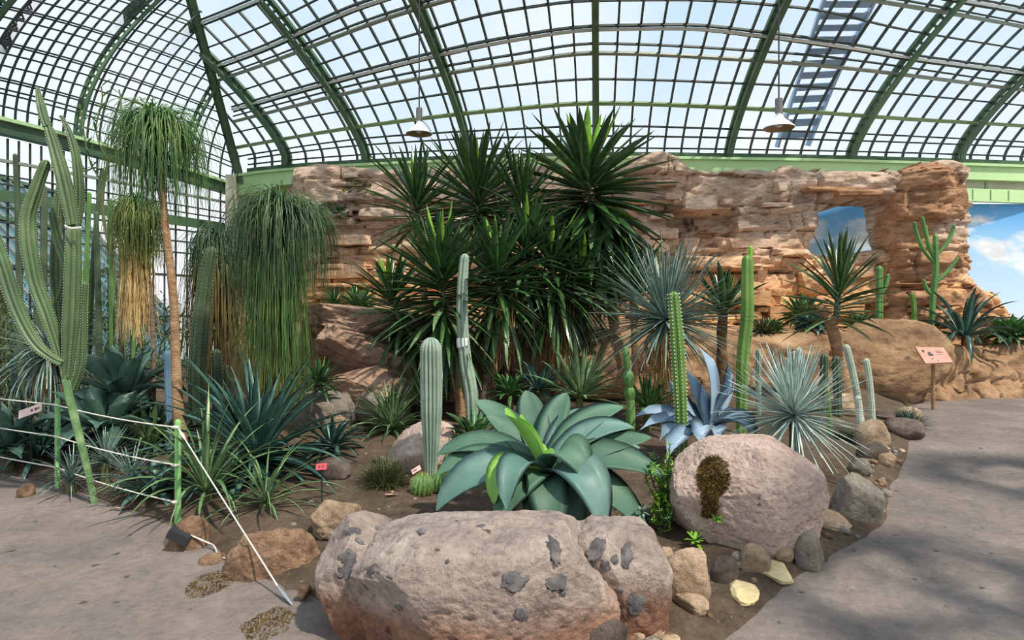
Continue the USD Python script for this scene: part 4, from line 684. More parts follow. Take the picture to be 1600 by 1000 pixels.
def ground_d(px, py):
    d = 5.0
    for _ in range(12): d = .5 * d + .5 * (EYE - soil((px - CX) / F * d, d)) / (py - CY) * F
    return d
def spiky(label, c, d, n, ln, w, m, el, bend, trunk=None, skirt=None, name='spiky_plant', cat='plant', shape='needle', segs=5, stuff=True, th=.12, jit=.12, newm=None, power=1.5):
    if name in ('strap_plant', 'grass_clump'): d = ground_d(c[0], c[1] + .07 * ln)
    t = thing(name, label, cat); C = W(*c, d)
    B = np.array([C[0], C[1], soil(C[0], C[1]) - .06]) if trunk is None else base_to_soil(px_path(trunk, d))[0]
    P = [B] + (px_path(trunk[1:], d) if trunk else []) + [C]
    part('trunk' if trunk else 'base', tube(P, .05 if trunk else .04, 9, n=10, rough=.15), M['trunk_grey' if trunk else 'stem'], t)
    if stuff:
        k = n // 3
        rosette(t, C, n - k, ln / F * d, w / F * d, M[m] if not callable(m) else m, el, bend, shape, .06, 'leaf', jit, .15, th, segs=segs, power=power)
        rosette(t, C, k, ln / F * d, w / F * d, M[m], el, bend, shape, .06, 'fine_leaf', jit, .15, th, segs=segs, kind='stuff', az0=1.1, power=power)
    else: rosette(t, C, n, ln / F * d, w / F * d, M[m], el, bend, shape, .05, 'leaf', jit, .18, th, segs=segs, power=power)
    if newm: rosette(t, C + [0, 0, .05], 9, ln * .4 / F * d, w / F * d, M[newm], (86, 50), (0, .1), shape, .02, 'young_leaf', segs=4)
    if skirt: strands(W(c[0], c[1] + 12, d), skirt[0], skirt[1] / F * d, (-80, -10), M['straw'], t, .02, 'dead_leaf_skirt', 4, .03)
    return t
spiky('blue green beaked yucca with a round crown and straw skirt', (1040, 503), 7.5, 270, 128, 5.5, 'silver_blue', (85, -35), (0, .25), [(1034, 650), (1035, 600), (1038, 540)], (220, 105), 'yucca', 'yucca', jit=.2)
spiky('silver starburst of stiff narrow leaves beside the reddish boulder', (1240, 652), 5.7, 290, 108, 5, 'silver', (88, -42), (-.1, .2), None, None, jit=.14, newm='mid_leaf')
spiky('drooping pale-leaved desert spoon at the far left', (78, 560), 7.0, 170, 95, 5, 'silver_blue', (70, -60), (.5, 1.6), [(106, 690), (104, 650), (92, 600)], (70, 60), 'desert_spoon', 'plant', segs=7)
spiky('small silver tuft of needles at the foot of the candelabra trunk', (165, 722), 5.6, 60, 55, 4, 'silver_blue', (80, -5), (.1, .5))
spiky('pale needle-leaved tuft behind the left green post', (112, 752), 5.45, 50, 55, 4, 'silver_blue', (75, 0), (.2, .9))
spiky('thin grey needle-leaved tuft right of the candelabra trunk', (205, 752), 5.3, 50, 60, 4, 'silver_blue', (80, 0), (.2, .9))
spiky('dark green strap-leaved plant with arching leaves in front of the hanging foliage', (400, 722), 5.05, 120, 178, 11, 'dark_leaf', (84, -28), (.2, 1.5), shape='strap', segs=9, stuff=False, name='strap_plant', jit=.22, th=.08)
spiky('pale green strap-leaved plant spilling between post and jagged rock', (322, 772), 4.55, 46, 165, 7, 'pale_strap', (86, 20), (.4, 1.9), shape='strap', segs=9, stuff=False, name='strap_plant', jit=.25, th=.08)
spiky('fine arching grass-leaved plant hanging over the jagged rock', (415, 786), 4.45, 36, 120, 4, 'pale_strap', (70, 10), (.6, 1.8), shape='strap', segs=9, stuff=False, name='strap_plant', jit=.3, th=.1)
spiky('broad grey-leaved agave in the shade left of the ponytail trunk', (192, 615), 6.7, 20, 78, 30, 'broad_leaf', (82, 5), (.3, 1.5), shape='agave', segs=8, stuff=False, name='agave', cat='agave')
spiky('broad dark agave with blunt leaves below the grey-leaved one', (165, 668), 6.1, 20, 74, 34, 'broad_leaf', (70, 0), (.3, 1.4), shape='agave', segs=8, stuff=False, name='agave', cat='agave')
spiky('dark agave at the left picture edge with leaves over the path', (18, 700), 6.3, 26, 75, 20, 'broad_leaf', (80, -5), (.3, 1.4), shape='agave', segs=8, stuff=False, name='agave', cat='agave')
spiky('olive and green leafy plant behind the ropes', (232, 700), 5.6, 26, 78, 12, 'pale_strap', (86, 30), (.1, .9), shape='strap', segs=7, stuff=False, name='strap_plant')
spiky('leafy plant with low broad green blades at the rope post foot', (245, 770), 4.95, 20, 62, 16, 'broad_leaf', (60, 5), (.4, 1.4), shape='strap', segs=7, stuff=False, name='strap_plant')
spiky('tall dark bladed plant between the ropes and the broad agaves', (120, 690), 5.9, 30, 80, 13, 'dark_leaf', (84, 0), (.2, 1.3), shape='strap', segs=7, stuff=False, name='strap_plant')
spiky('dark strap-leaved plant under the pale pink label', (60, 715), 6.0, 34, 78, 9, 'dark_leaf', (84, -5), (.3, 1.5), shape='strap', segs=7, stuff=False, name='strap_plant')
spiky('dark leafy plant below the blue grey column', (250, 690), 6.2, 30, 70, 14, 'broad_leaf', (80, 0), (.3, 1.4), shape='strap', segs=7, stuff=False, name='strap_plant')
spiky('dark trailing plant at the right edge of the dark strap-leaved one', (520, 700), 6.0, 34, 62, 9, 'dark_leaf', (70, 0), (.4, 1.5), shape='strap', segs=7, stuff=False, name='strap_plant')
spiky('bright grassy clump in front of the grey green rock', (612, 672), 6.8, 80, 78, 5, 'pale_strap', (84, 0), (.3, 1.3), shape='strap', stuff=False, name='grass_clump', segs=7, jit=.3)
spiky('stiff spiky plant with bright centre behind the big agave', (906, 622), 7.2, 40, 85, 9, 'yucca_old', (84, 5), (0, .5), stuff=False, segs=6, newm='yucca_new', shape='sword')
spiky('dim spiky plant between the jointed and the spined cacti', (1012, 640), 7.3, 34, 62, 7, 'mid_leaf', (84, 5), (0, .6), stuff=False, segs=6, shape='sword')
spiky('dark bladed plant behind the crooked yucca trunk', (842, 612), 7.9, 26, 58, 9, 'dark_leaf', (70, 0), (.3, 1.0), stuff=False, segs=6, shape='sword')
spiky('leafy fern-like plant right of the crooked trunk', (797, 618), 7.6, 40, 40, 8, 'mid_leaf', (80, -5), (.4, 1.2), stuff=False, segs=6, shape='oval', name='fern', cat='fern')
spiky('low yellow green leafy plant behind the left leaves of the big agave', (742, 690), 5.9, 36, 52, 13, 'mid_leaf', (70, 0), (.3, 1.2), stuff=False, segs=6, shape='oval', name='leafy_plant')
spiky('narrow leaves shooting up behind the slender cactus foot', (668, 640), 7.4, 26, 75, 6, 'mid_leaf', (86, 40), (.1, .6), stuff=False, segs=6, shape='strap')
spiky('green tuft on the ledge below the left rock face', (522, 480), 9.9, 90, 32, 3, 'mid_leaf', (85, 0), (.1, .7), trunk=None)
# plants on the planter
def planted(label, px, d, n, ln, w, m, el, bend, shape='sword', name='leafy_plant', up=14, stuff=False, segs=7, cat='plant'):
    t = thing(name, label, cat); B = on_mound(px, d); C = B + [0, 0, up / F * d]; part('base', tube([B - [0, 0, .12], (B + C) / 2, C], .04, 8), M['brown_leaf'], t)
    rosette(t, C, n, ln / F * d, w / F * d, M[m], el, bend, shape, .05, 'leaf', .15, .2, .12, segs=segs, kind='stuff' if stuff else None)
planted('dark arching aloe above the notice board', 1506, 11.75, 30, 90, 9, 'dark_leaf', (82, 5), (.4, 2.0), 'sword', 'aloe', 16, segs=9)
planted('bright rosette shrub left of the dragon tree crown', 1254, 11.6, 40, 40, 9, 'mid_leaf', (86, -30), (.1, .8), 'strap', up=26)
planted('low green cushion of leaves on the planter left of the dragon tree', 1206, 11.3, 60, 22, 5, 'mid_leaf', (80, 0), (.2, .9), 'oval', up=4, stuff=True)
planted('green spreading plant at the foot of the branching cactus', 1415, 11.9, 60, 32, 6, 'mid_leaf', (80, 0), (.3, 1.1), 'oval', up=5, stuff=True)
planted('bushy green plant right of the dragon tree trunk', 1345, 12.0, 70, 34, 6, 'mid_leaf', (80, 0), (.2, 1.0), 'oval', up=8, stuff=True)
planted('green ground cover at the right end of the planter', 1580, 12.1, 110, 36, 7, 'mid_leaf', (80, 0), (.2, 1.0), 'oval', up=8, stuff=True)
planted('dark creeping plant on the planter behind the slim cacti', 1268, 11.1, 50, 26, 8, 'dark_leaf', (60, 0), (.2, .9), 'oval', up=8, stuff=True)
planted('low tufted plant on the planter right of the bright column', 1192, 11.0, 60, 24, 4, 'tuft', (80, 0), (.2, .9), 'strap', up=3, stuff=True)
planted('green tuft on the rock ledge behind the low yucca crown', 560, 10.6, 80, 44, 5, 'mid_leaf', (80, 0), (.2, .9), 'strap', up=10, stuff=True)

# cacti
column('thick ribbed grey green cactus standing in front of the pinkish rock', [(672, 760), (674, 690), (674, 610), (673, 527)], 5.5, [13, 21, 28, 29, 28], 'cactus_grey', 15, .3, 'spine', .024, spsize=.003)
c = column('slender tall cactus with a white scarred band in front of the yuccas', [(738, 672), (737, 620), (727, 560), (722, 480), (727, 396)], 7.3, [15, 19, 16, 15, 13], 'cactus_grey', 7, .42, 'spine', .05)
part('scar_band', tube(px_path([(724, 542), (723, 535), (723, 528)], 7.3), .072, ribs=7, depth=.34, n=8), M['white'], c, label='white scarred band')
column('spined bright green column cactus in front of the blue yucca', [(1066, 705), (1064, 640), (1060, 560), (1052, 455)], 6.0, [14, 16, 18, 14], 'cactus_bright', 7, .36, 'spine', .035, spsize=.009)
c = column('smooth bright column cactus with a yellow shoot on top', [(1158, 655), (1160, 570), (1168, 480), (1168, 398)], 7.1, [13, 16, 17, 15], 'cactus_bright', 6, .34, 'spine', .06)
part('shoot', tube(px_path([(1172, 402), (1173, 393), (1173, 384)], 7.1), [.025, .028, .018], ribs=5, depth=.3, dome=True), M['lime'], c)
for pts, d, r, m, lab in [([(1250, 632), (1249, 590), (1248, 543)], 7.9, 9, 'cactus_pale', 'woolly white cactus left of the dark pair'), ([(1238, 632), (1240, 590), (1241, 548)], 8.2, 6, 'cactus_pale', 'thin woolly cactus just behind the left woolly one'), ([(1348, 655), (1336, 600), (1321, 538)], 7.5, 9, 'cactus_pale', 'tallest woolly cactus leaning left beside the dragon tree trunk'), ([(1364, 650), (1360, 610), (1353, 560)], 7.6, 8, 'cactus_pale', 'rightmost woolly cactus with a rounded top'),
        ([(1283, 640), (1287, 600), (1288, 552)], 8.3, 11, 'cactus_dark', 'left one of the two dark stout cacti'), ([(1310, 635), (1308, 600), (1306, 556)], 8.3, 11, 'cactus_dark', 'right one of the two dark stout cacti'), ([(1297, 655), (1294, 630), (1290, 596)], 7.3, 6, 'cactus_bright', 'short bright cactus behind the silver starburst'), ([(1186, 632), (1185, 590), (1185, 545)], 8.2, 7, 'cactus_grey', 'slim blue grey cactus right of the bright column'), ([(1344, 655), (1342, 635), (1340, 618)], 7.3, 8, 'cactus_pale', 'stubby woolly cactus between the two taller ones'),
        ([(264, 690), (263, 610), (261, 548)], 6.4, 9, 'cactus_blue', 'blue grey column beside the ponytail trunk'), ([(310, 690), (308, 590), (316, 480), (332, 385)], 6.9, [20, 22, 22, 17], 'cactus_dark', 'thick dark ribbed column right of the ponytail trunk'), ([(340, 680), (340, 620), (338, 545)], 7.4, 13, 'cactus_dark', 'short dark column under the brown hanging foliage')]:
    column(lab, pts, d, r, m, 10 if m == 'cactus_pale' else 8, .16 if m == 'cactus_pale' else .3, 'spine' if m != 'cactus_blue' else None, .04)
jc = thing('jointed_cactus', 'jointed cactus of stacked green segments left of the beaked yucca', 'cactus')
for i, (a, b, r, mm) in enumerate([((986, 665), (985, 620), 8, 'cactus'), ((985, 628), (983, 602), 9.5, 'cactus'), ((984, 606), (981, 577), 9.5, 'cactus'), ((981, 580), (977, 541), 6, 'cactus')]):
    P = px_path([a, ((a[0] + b[0]) / 2, (a[1] + b[1]) / 2), b], 7.0); P = base_to_soil(P) if i == 0 else P; part('segment', tube(P, np.array([.6, 1, .85]) * r / F * 7, ribs=5, depth=.2, dome=True), M[mm], jc)
for (x, y, d, r, lab) in [(660, 768, 5.12, 19, 'front one of the two round barrel cacti'), (692, 757, 5.25, 20, 'rear one of the two round barrel cacti, by the agave leaf')]:
    t = thing('barrel_cactus', lab, 'cactus'); C = on_soil(x, d); rr = r / F * d; th = np.arange(15 * 4) * 2 * PI / 60; ring = []
    for e in np.linspace(-1.2, 1.52, 16): ring.append(C + [0, 0, rr * .72] + np.stack([rr * math.cos(e) * (1 - .22 * (1 - np.abs(np.cos(15 * th / 2)))) * np.cos(th), rr * math.cos(e) * (1 - .22 * (1 - np.abs(np.cos(15 * th / 2)))) * np.sin(th), np.full(60, rr * .95 * math.sin(e))], 1))
    part('body', rings_to_mesh(np.array(ring)), M['cactus'], t); out = []
    for k in range(15):
        for e in np.linspace(-.5, 1.35, 9):
            a = k * 2 * PI / 15; N = np.array([math.cos(e) * math.cos(a), math.cos(e) * math.sin(a), math.sin(e)]); p0 = C + [0, 0, rr * .72] + N * rr * .97
            for q in range(4): d_ = unit(N + rng.normal(0, .6, 3)); s = unit(np.cross(d_, [.3, .2, 1])) * .0016; out.append((np.array([p0 - s, p0 + s, p0 + d_ * .022]), np.array([[0, 1, 2]])))
    part('spines', join(out), M['spine_gold'], t, False, kind='stuff')
# branching cactus on the planter
bc = thing('branching_cactus', 'branching green cactus standing against the right rock tower', 'cactus'); d = 12.0; B = on_mound(1455, d)
part('stem', tube([B - [0, 0, .15], W(1457, 470, d), W(1462, 420, d), W(1461, 366, d)], np.array([4, 4.5, 5, 4]) / F * d, ribs=5, depth=.35, dome=True), M['cactus'], bc)
for pts in ([(1461, 412), (1440, 385), (1428, 346)], [(1462, 402), (1448, 372), (1441, 338)], [(1462, 408), (1450, 380), (1446, 352)], [(1463, 398), (1482, 376), (1491, 350)], [(1462, 442), (1484, 420), (1497, 402)], [(1458, 462), (1448, 452), (1443, 436)]):
    part('arm', tube(px_path(pts, d), np.array([2.2, 3.6, 3]) / F * d, ribs=4, depth=.35, n=14, dome=True), M['cactus'], bc)
t = thing('column_cactus', 'small green cactus finger left of the branching cactus', 'cactus'); B = on_mound(1430, 11.9); part('stem', tube([B - [0, 0, .1], W(1428, 478, 11.9), W(1424, 456, 11.9)], .05, ribs=6, depth=.3, dome=True), M['cactus_bright'], t)
t = thing('column_cactus', 'small twin cactus behind the dragon tree crown', 'cactus'); B = on_mound(1374, 12); part('stem', tube([B - [0, 0, .1], W(1374, 470, 12), W(1374, 415, 12)], .07, ribs=6, depth=.3, dome=True), M['cactus'], t); part('arm', tube(px_path([(1374, 460), (1384, 445), (1387, 428)], 12), .05, ribs=6, depth=.3, dome=True), M['cactus'], t)

# candelabra euphorbia at the left
eu = thing('candelabra_euphorbia', 'tall many-armed candelabra euphorbia on a pale leaning trunk at the left', 'euphorbia'); d = 5.2
part('trunk', tube(base_to_soil(px_path([(150, 790), (137, 735), (118, 660), (106, 610), (97, 562)], d)), np.array([5, 5, 6, 6, 6]) / F * d, ribs=5, depth=.2, n=30), M['pale_strap'], eu)
for pts, r, dd in [([(98, 568), (62, 545), (28, 488), (2, 410), (-22, 340)], [7, 12, 13, 13, 12], -.05), ([(98, 572), (76, 500), (52, 430), (42, 350), (58, 290), (73, 250)], [7, 12, 13, 14, 12, 9], 0), ([(104, 590), (110, 500), (113, 420), (114, 352)], [9, 15, 15, 13], 0),
        ([(113, 352), (101, 292), (86, 235), (74, 196)], [11, 14, 12, 8], 0), ([(73, 198), (66, 175), (58, 135)], [8, 8, 3], 0), ([(118, 352), (123, 300), (119, 250), (107, 205), (94, 180)], [9, 10, 9, 7, 3], .1), ([(106, 580), (92, 500), (86, 420), (90, 330), (98, 260)], [8, 10, 10, 9, 6], .25), ([(112, 610), (126, 560), (128, 480), (132, 440)], [7, 10, 9, 7], .3), ([(92, 470), (102, 420), (88, 370), (80, 330)], [6, 8, 8, 6], .15)]:
    part('arm', tube(px_path([(a, b, dd) for a, b in pts], d), np.array(r) / F * d * .85, ribs=5, depth=.5, n=30, dome=True, sharp=1.5), M['euphorbia'], eu, smooth=30)
    part('ridge_spines', areoles(px_path([(a, b, dd) for a, b in pts], d), np.array(r) / F * d * .85, 5, .022, .004), M['spine'], '/World/candelabra_euphorbia/arm' + (f'_{_n[(eu, chr(97) + chr(114) + chr(109))] - 1:03d}' if _n[(eu, 'arm')] > 1 else ''), False, kind='stuff')
part('tie', tube(px_path([(101, 352), (114, 357), (127, 355)], d - .09), .008, 6), M['rope'], eu)
for i, (x, y0, y1, d, r, m, lean) in enumerate([(24, 240, 620, 7.4, 8, 'cactus_dark', 10), (70, 290, 640, 8.0, 9, 'cactus_dark', -4), (150, 330, 620, 8.4, 8, 'cactus_dark', 6), (160, 262, 560, 8.6, 7, 'cactus_dark', -24), (140, 300, 640, 7.6, 7, 'cactus', -10), (172, 310, 600, 9.2, 7, 'cactus', 4), (84, 395, 640, 7.2, 11, 'cactus_dark', 2), (190, 430, 620, 9.0, 6, 'cactus_dark', 3), (212, 450, 640, 8.6, 5, 'cactus', -6), (30, 470, 640, 8.8, 9, 'cactus_dark', 0), (54, 330, 600, 9.0, 7, 'cactus_dark', 5), (128, 420, 650, 6.6, 6, 'cactus_bright', -8), (10, 420, 640, 9.3, 8, 'cactus_dark', 4), (100, 440, 640, 8.9, 7, 'cactus', 0)]):
    column(['tallest dark column cactus at the far left edge', 'dark column cactus just left of the curved candelabra arms', 'dark column cactus between the candelabra arms and the slender shrub', 'tall dark column leaning across the gap right of the candelabra', 'green column leaning left behind the candelabra top', 'green column farthest right of the tall ones behind the candelabra', 'stout dark column directly behind the middle candelabra arm', 'dark slim column left of the golden palm skirt', 'thin green column touching the golden palm skirt', 'dark low column beside the left creeper', 'dark column behind the left curved candelabra arm', 'bright green thin column rising in front of the broad agaves', 'dark column at the left edge behind the lowest candelabra arm', 'green low column hidden behind the candelabra trunk fork'][i], [(x + lean, y1 + 30), (x + lean * .6, (y0 + y1) / 2), (x, y0)], d, [r, r, r * .75], m, 6, .34, name='column_cactus', group='slim columns behind the candelabra')

# ponytail palms
def ponytail(label, trunk, rt, d, heads, mt='trunk'):
    t = thing('ponytail_palm', label, 'palm'); P = base_to_soil(px_path(trunk, d)); part('trunk', tube(P, np.array(rt) / F * d * .56, 12, n=30, rough=.14, seed=int(trunk[0][0])), M[mt], t)
    for (x, y, n, ln, el, m, nm, w, fall, dd) in heads: strands(W(x, y, d + dd), n, ln / F * d, el, M[m], t, w, nm, fall)
    return t
ponytail('tall ponytail palm on a bare tan trunk left of centre', [(288, 790), (284, 700), (276, 600), (272, 480), (258, 350), (246, 225)], [20, 15, 12, 11, 9, 8], 5.6, [(246, 205, 420, 170, (-10, 75), 'strand', 'foliage', .013, 1.7, 0), (240, 190, 120, 95, (20, 85), 'strand', 'young_foliage', .013, 1.2, 0), (244, 232, 70, 110, (-60, 20), 'strand_dark', 'old_foliage', .012, 3, 0)])
ponytail('ponytail palm with a golden skirt of dead leaves at the left', [(238, 700), (240, 600), (238, 500), (222, 400), (214, 345)], [7, 6, 6, 6, 6], 7.0, [(215, 330, 420, 118, (-20, 60), 'strand_olive', 'foliage', .013, 2.2, 0), (215, 318, 200, 75, (0, 80), 'strand', 'young_foliage', .013, 1.6, 0), (214, 362, 420, 165, (-75, -35), 'gold', 'dead_leaf_skirt', .013, 4, 0)], 'trunk_grey')
ponytail('weeping ponytail palm with foliage down to the strap-leaved plant', [(424, 720), (428, 640), (432, 500), (436, 345)], [15, 12, 10, 9], 6.4, [(438, 350, 420, 195, (30, 88), 'strand_dark', 'foliage', .014, 1.6, 0), (438, 340, 170, 150, (40, 86), 'strand', 'young_foliage', .014, 1.3, 0), (432, 370, 330, 270, (-75, 10), 'strand', 'old_foliage', .013, 3.4, 0), (428, 400, 260, 265, (-84, -30), 'strand_olive', 'lower_foliage', .013, 4, 0), (424, 470, 90, 190, (-84, -60), 'gold', 'dead_leaf_skirt', .012, 5, 0)])
ponytail('shaded ponytail palm with brown hanging leaves behind the dark column', [(352, 690), (350, 600), (342, 480), (338, 375)], [10, 9, 8, 8], 7.8, [(338, 375, 380, 120, (0, 70), 'strand_dark', 'foliage', .014, 2.0, 0), (338, 400, 480, 230, (-60, 10), 'strand_brown', 'old_foliage', .014, 3.5, 0)])
column('woody grey column among the brown hanging foliage', [(356, 690), (356, 640), (354, 570)], 7.6, 9, 'cactus_dark', 7, .3)

# slender shrub with paddle leaves above the euphorbia
sb = thing('slender_shrub', 'thin-branched shrub with paired narrow leaves reaching up at the left', 'shrub'); d = 7.6
stem = px_path([(196, 690), (192, 560), (178, 420), (160, 320), (170, 250)], d); part('stem', tube(base_to_soil(stem), .018, 6, n=24), M['stem'], sb)
for pts in ([(170, 250), (150, 200), (160, 150), (158, 136)], [(170, 255), (190, 200), (188, 150), (186, 140)], [(165, 290), (140, 250), (130, 200), (125, 165)], [(172, 250), (205, 215), (222, 190), (232, 172)], [(168, 280), (148, 262), (132, 268), (118, 250)], [(170, 260), (200, 250), (215, 235), (238, 228)]):
    p = px_path(pts, d); part('branch', tube(p, .009, 5, n=14), M['stem'], sb); q = spline(p, 16)
    for k in range(3, 16):
        if rng.random() < .75: part('leaf', blade(q[k], R(0, 6.28), R(-.3, 1.2), R(.08, .17), .03, R(0, .6), 'oval', 4, .1, .1), M['mid_leaf'], sb)

# lime green shrub trailing by the reddish boulder
lm = thing('trailing_shrub', 'small bright lime green leafy shrub between the big agave and reddish boulder', 'shrub'); d = 4.55
r0 = on_soil(1040, d); k = 0; part('base', tube([r0 - [0, 0, .05], r0 + [0, 0, .1]], .02, 6), M['stem'], lm)
for i in range(30):
    tip = W(R(1010, 1066), R(690, 850), d + R(-.3, .25)); md = (r0 + tip) / 2 + [R(-.08, .08), R(-.08, .08), .12]; q = spline([r0 + [0, 0, .06], md, tip], 12); part('twig', tube([r0 + [0, 0, .06], md, tip], .004, 4, n=8), M['stem'], lm); out = []
    for j in range(3, 12):
        for s in range(5): out.append(blade(q[j], R(0, 6.28), R(-.4, 1.2), R(.022, .05), R(.012, .02), .3, 'oval', 3, .1, .12))
    if i < 150: part('leaf_spray', join(out), M['lime'] if i % 3 else M['mid_leaf'], lm, kind='stuff')
for (x, y, s, lab) in ((1086, 842, 16, 'small lime seedling at the left foot of the reddish boulder'), (1120, 810, 10, 'tiny green seedling growing on the reddish boulder'), (1003, 797, 12, 'small grey green rosette seedling left of the lime shrub')):
    dd = 4.12 if x == 1086 else 3.93 if x == 1120 else 4.2; t = thing('seedling', lab, 'seedling'); C = W(x, y, dd); z = soil(C[0], C[1])
    part('stem', tube([[C[0], C[1] + (.1 if x == 1120 else 0), (C[2] - .01 if x == 1120 else z - .03)], C], .004, 5), M['stem'], t)
    for i in range(12): part('leaf', blade(C - [0, 0, R(0, s / 500)], i * 2.4, R(-.2, 1.2), s / F * dd * 1.1, s / F * dd * .5, .4, 'oval', 4, .1, .1), M['lime'] if x != 1003 else M['silver_blue'], t)
# wiry tufts
def tuft(label, px, d, rpx, m, n=500):
    t = thing('tuft', label, 'plant'); C = on_soil(px, d); r = rpx / F * d; out = []
    for i in range(n): a, e = R(0, 6.28), math.asin(R(.0, 1)); out.append(blade(C + rng.normal(0, r * .2, 3) * [1, 1, .2], a, e, r * R(.7, 1.15), .008, .3, 'needle', 3, .1, .2))
    part('blades', join(out), M[m], t, kind='stuff'); part('crown', trimesh.creation.icosphere(2, r * .25).apply_translation(C), M['brown_leaf'], t)
tuft('round wiry dark tuft on the bare soil left of the pinkish rock', 602, 5.35, 46, 'tuft', 900); tuft('low dark cushion shrub by the far bend of the path', 1416, 8.6, 34, 'dark_leaf', 700); tuft('dry tuft behind the right woolly cacti', 1318, 7.2, 26, 'tuft', 300)
# undergrowth that closes the view along the left wall
def bush(label, px, py, d, wpx, hpx, m, n=1500, ls=.09):
    t = thing('bush', label, 'bush'); C = W(px, py, d); z0 = soil(C[0], d); out = []; rx, rz = wpx / 2 / F * d, hpx / 2 / F * d
    for i in range(n):
        u = unit(rng.normal(size=3)) * (R(.15, 1) ** .5); p = C + u * [rx, rx * .6, rz]
        if p[2] > z0: out.append(blade(p, R(0, 6.28), R(-.8, 1.3), ls * R(.6, 1.4), ls * .3, .5, 'oval', 3, .1, .1))
    part('foliage', join(out), M[m], t, kind='stuff')
    for i in range(5): part('stem', tube([[C[0] + R(-.2, .2), d, z0 - .05], C + [R(-.4, .4) * rx, 0, -rz * .2], C + [R(-.8, .8) * rx, 0, rz * .7]], .015, 5, n=8), M['stem'], t)
bush('dark leafy bush against the left wall behind the desert spoon', 30, 560, 9.6, 150, 190, 'dark_leaf'); bush('dark bush behind the broad agaves', 170, 550, 10.4, 170, 190, 'mid_leaf'); bush('shaded bush behind the golden skirt', 255, 560, 11.2, 150, 210, 'dark_leaf'); bush('shaded bush behind the weeping ponytail palm', 385, 560, 9.6, 150, 190, 'dark_leaf', 1200)
bush('dense dark bush low behind the desert spoon', 60, 600, 8.4, 150, 130, 'dark_leaf', 1300)
bush('dark thicket behind the slim columns at the far left', 110, 470, 11.0, 190, 150, 'dark_leaf', 1300)
bush('thin creeper climbing near the left picture edge', 6, 520, 8.2, 34, 260, 'pale_strap', 500, .06)
# planting on the rock face
for (x, y, w, lab) in ((552, 290, 30, 'brown green creeper high on the left rock face'), (488, 330, 26, 'small leafy plant rooted in a crack of the left rock face'), (528, 330, 18, 'tiny bright plant on a ledge of the left rock face')):
    t = thing('crevice_plant', lab, 'plant'); dd = CD - float(cliff_disp(np.array([W(x, y, CD)[0]]), np.array([W(x, y, CD)[2]]))[0]) - .0; C = W(x, y, dd)
    out = [blade(C + rng.normal(0, w / 2.5 / F * dd, 3) * [1, .3, .6], R(0, 6.28), R(-.8, .8), .12, .05, .4, 'oval', 3, .1, .1) for _ in range(90)]; part('foliage', join(out), M['mid_leaf' if w < 29 else 'strand_olive'], t, kind='stuff')
    part('root', tube([C + [0, .35, 0], C], .03, 6), M['brown_leaf'], t)

# ---------------------------------------------------------------- posts, ropes, labels, lamp, notice
def post(px, top, d, label):
    t = thing('rope_post', label, 'post'); B = on_soil(px, d); T = W(px, top, d); part('pole', tube([B - [0, 0, .08], T], .022, 14, n=8, dome=True), M['post'], t, smooth=40); return B, T
B1, T1 = post(90, 622, 5.6, 'left green rope post at the path edge'); B2, T2 = post(278, 655, 4.68, 'right green rope post where the guy rope is tied'); B3, T3 = post(-150, 590, 6.9, 'green rope post beyond the left picture edge')
def sag(a, b, s, n=12): t = np.linspace(0, 1, n)[:, None]; return a + (b - a) * t - np.array([0, 0, 4 * s]) * t * (1 - t)
for i, (z, lab) in enumerate(((.055, 'top white rope strung between the green posts'), (.33, 'middle white rope strung between the green posts'), (.6, 'lowest white rope strung between the green posts'))):
    f = lambda T: T - np.array([0, .022, z]); p = np.vstack([sag(f(T3), f(T1), .02), sag(f(T1), f(T2), .02)[1:]]); t = thing('rope', lab, 'rope'); part('strand', tube(p, .006, 6, n=40), M['rope'], t)
    part('knot', tube([f(T2) + [-.035, 0, 0], f(T2), f(T2) + [.02, 0, .0]], [.008, .014, .008], 7), M['rope'], t); part('knot', tube([f(T1) + [-.015, 0, 0], f(T1) + [.015, 0, 0]], .01, 7), M['rope'], t)
gy = thing('guy_rope', 'taut white guy rope running from the right post down to the path', 'rope'); G0, G1 = T2 + [.01, -.02, -.06], W(434, 916, 3.56); G2 = W(456, 944, 3.44)
part('strand', tube([G0, (G0 + G1) / 2, G1], .005, 6), M['rope'], gy); part('knot', tube([G0 + (G1 - G0) * .03, G0 + (G1 - G0) * .05, G0 + (G1 - G0) * .09], [.007, .013, .006], 7), M['rope'], gy); part('turnbuckle', tube([G1, G1 + (G2 - G1) * .4, G2], [.007, .012, .006], 8), M['steel'], gy); part('eye_bolt', tube([G2 + [0, 0, .005], G2 + [.005, 0, -.05]], .007, 7), M['steel'], gy)
def tag_sign(label, px, py, d, w, h, m, rot, tilt, marks):
    t = thing('plant_label', label, 'label'); C = W(px, py, d); k = d / F; c, s = math.cos(rot), math.sin(rot); X = np.array([c, 0, s]); N = np.array([0, -math.cos(tilt), math.sin(tilt)]); Y = np.cross(N, X); Y = Y * np.sign(Y[2] + 1e-9); X = unit(X); N = unit(np.cross(X, Y)); N = N * (-1 if N[1] > 0 else 1)
    def pl(u0, v0, u1, v1, o, th): return rings_to_mesh(np.array([[C + X * u * w * k / 2 + Y * v * h * k / 2 + N * q for u, v in ((u0, v0), (u1, v0), (u1, v1), (u0, v1))] for q in (o - th, o)]))
    part('plate', pl(-1, -1, 1, 1, 0, .006), M[m], t, False)
    for a in marks: part('mark', pl(*a, .0015, .002), M['ink'], t + '/plate', False)
    z = soil(C[0], C[1] + .02); part('stake', tube([[C[0], C[1] + .015, z - .05], C + [0, .012, 0]], .006, 6), M['black'], t)
tag_sign('small red plant label in front of the dark strap-leaved plant', 502, 729, 4.85, 17, 10, 'red', .06, .5, [(-.6, -.3, -.15, .3), (.1, -.3, .5, .35)])
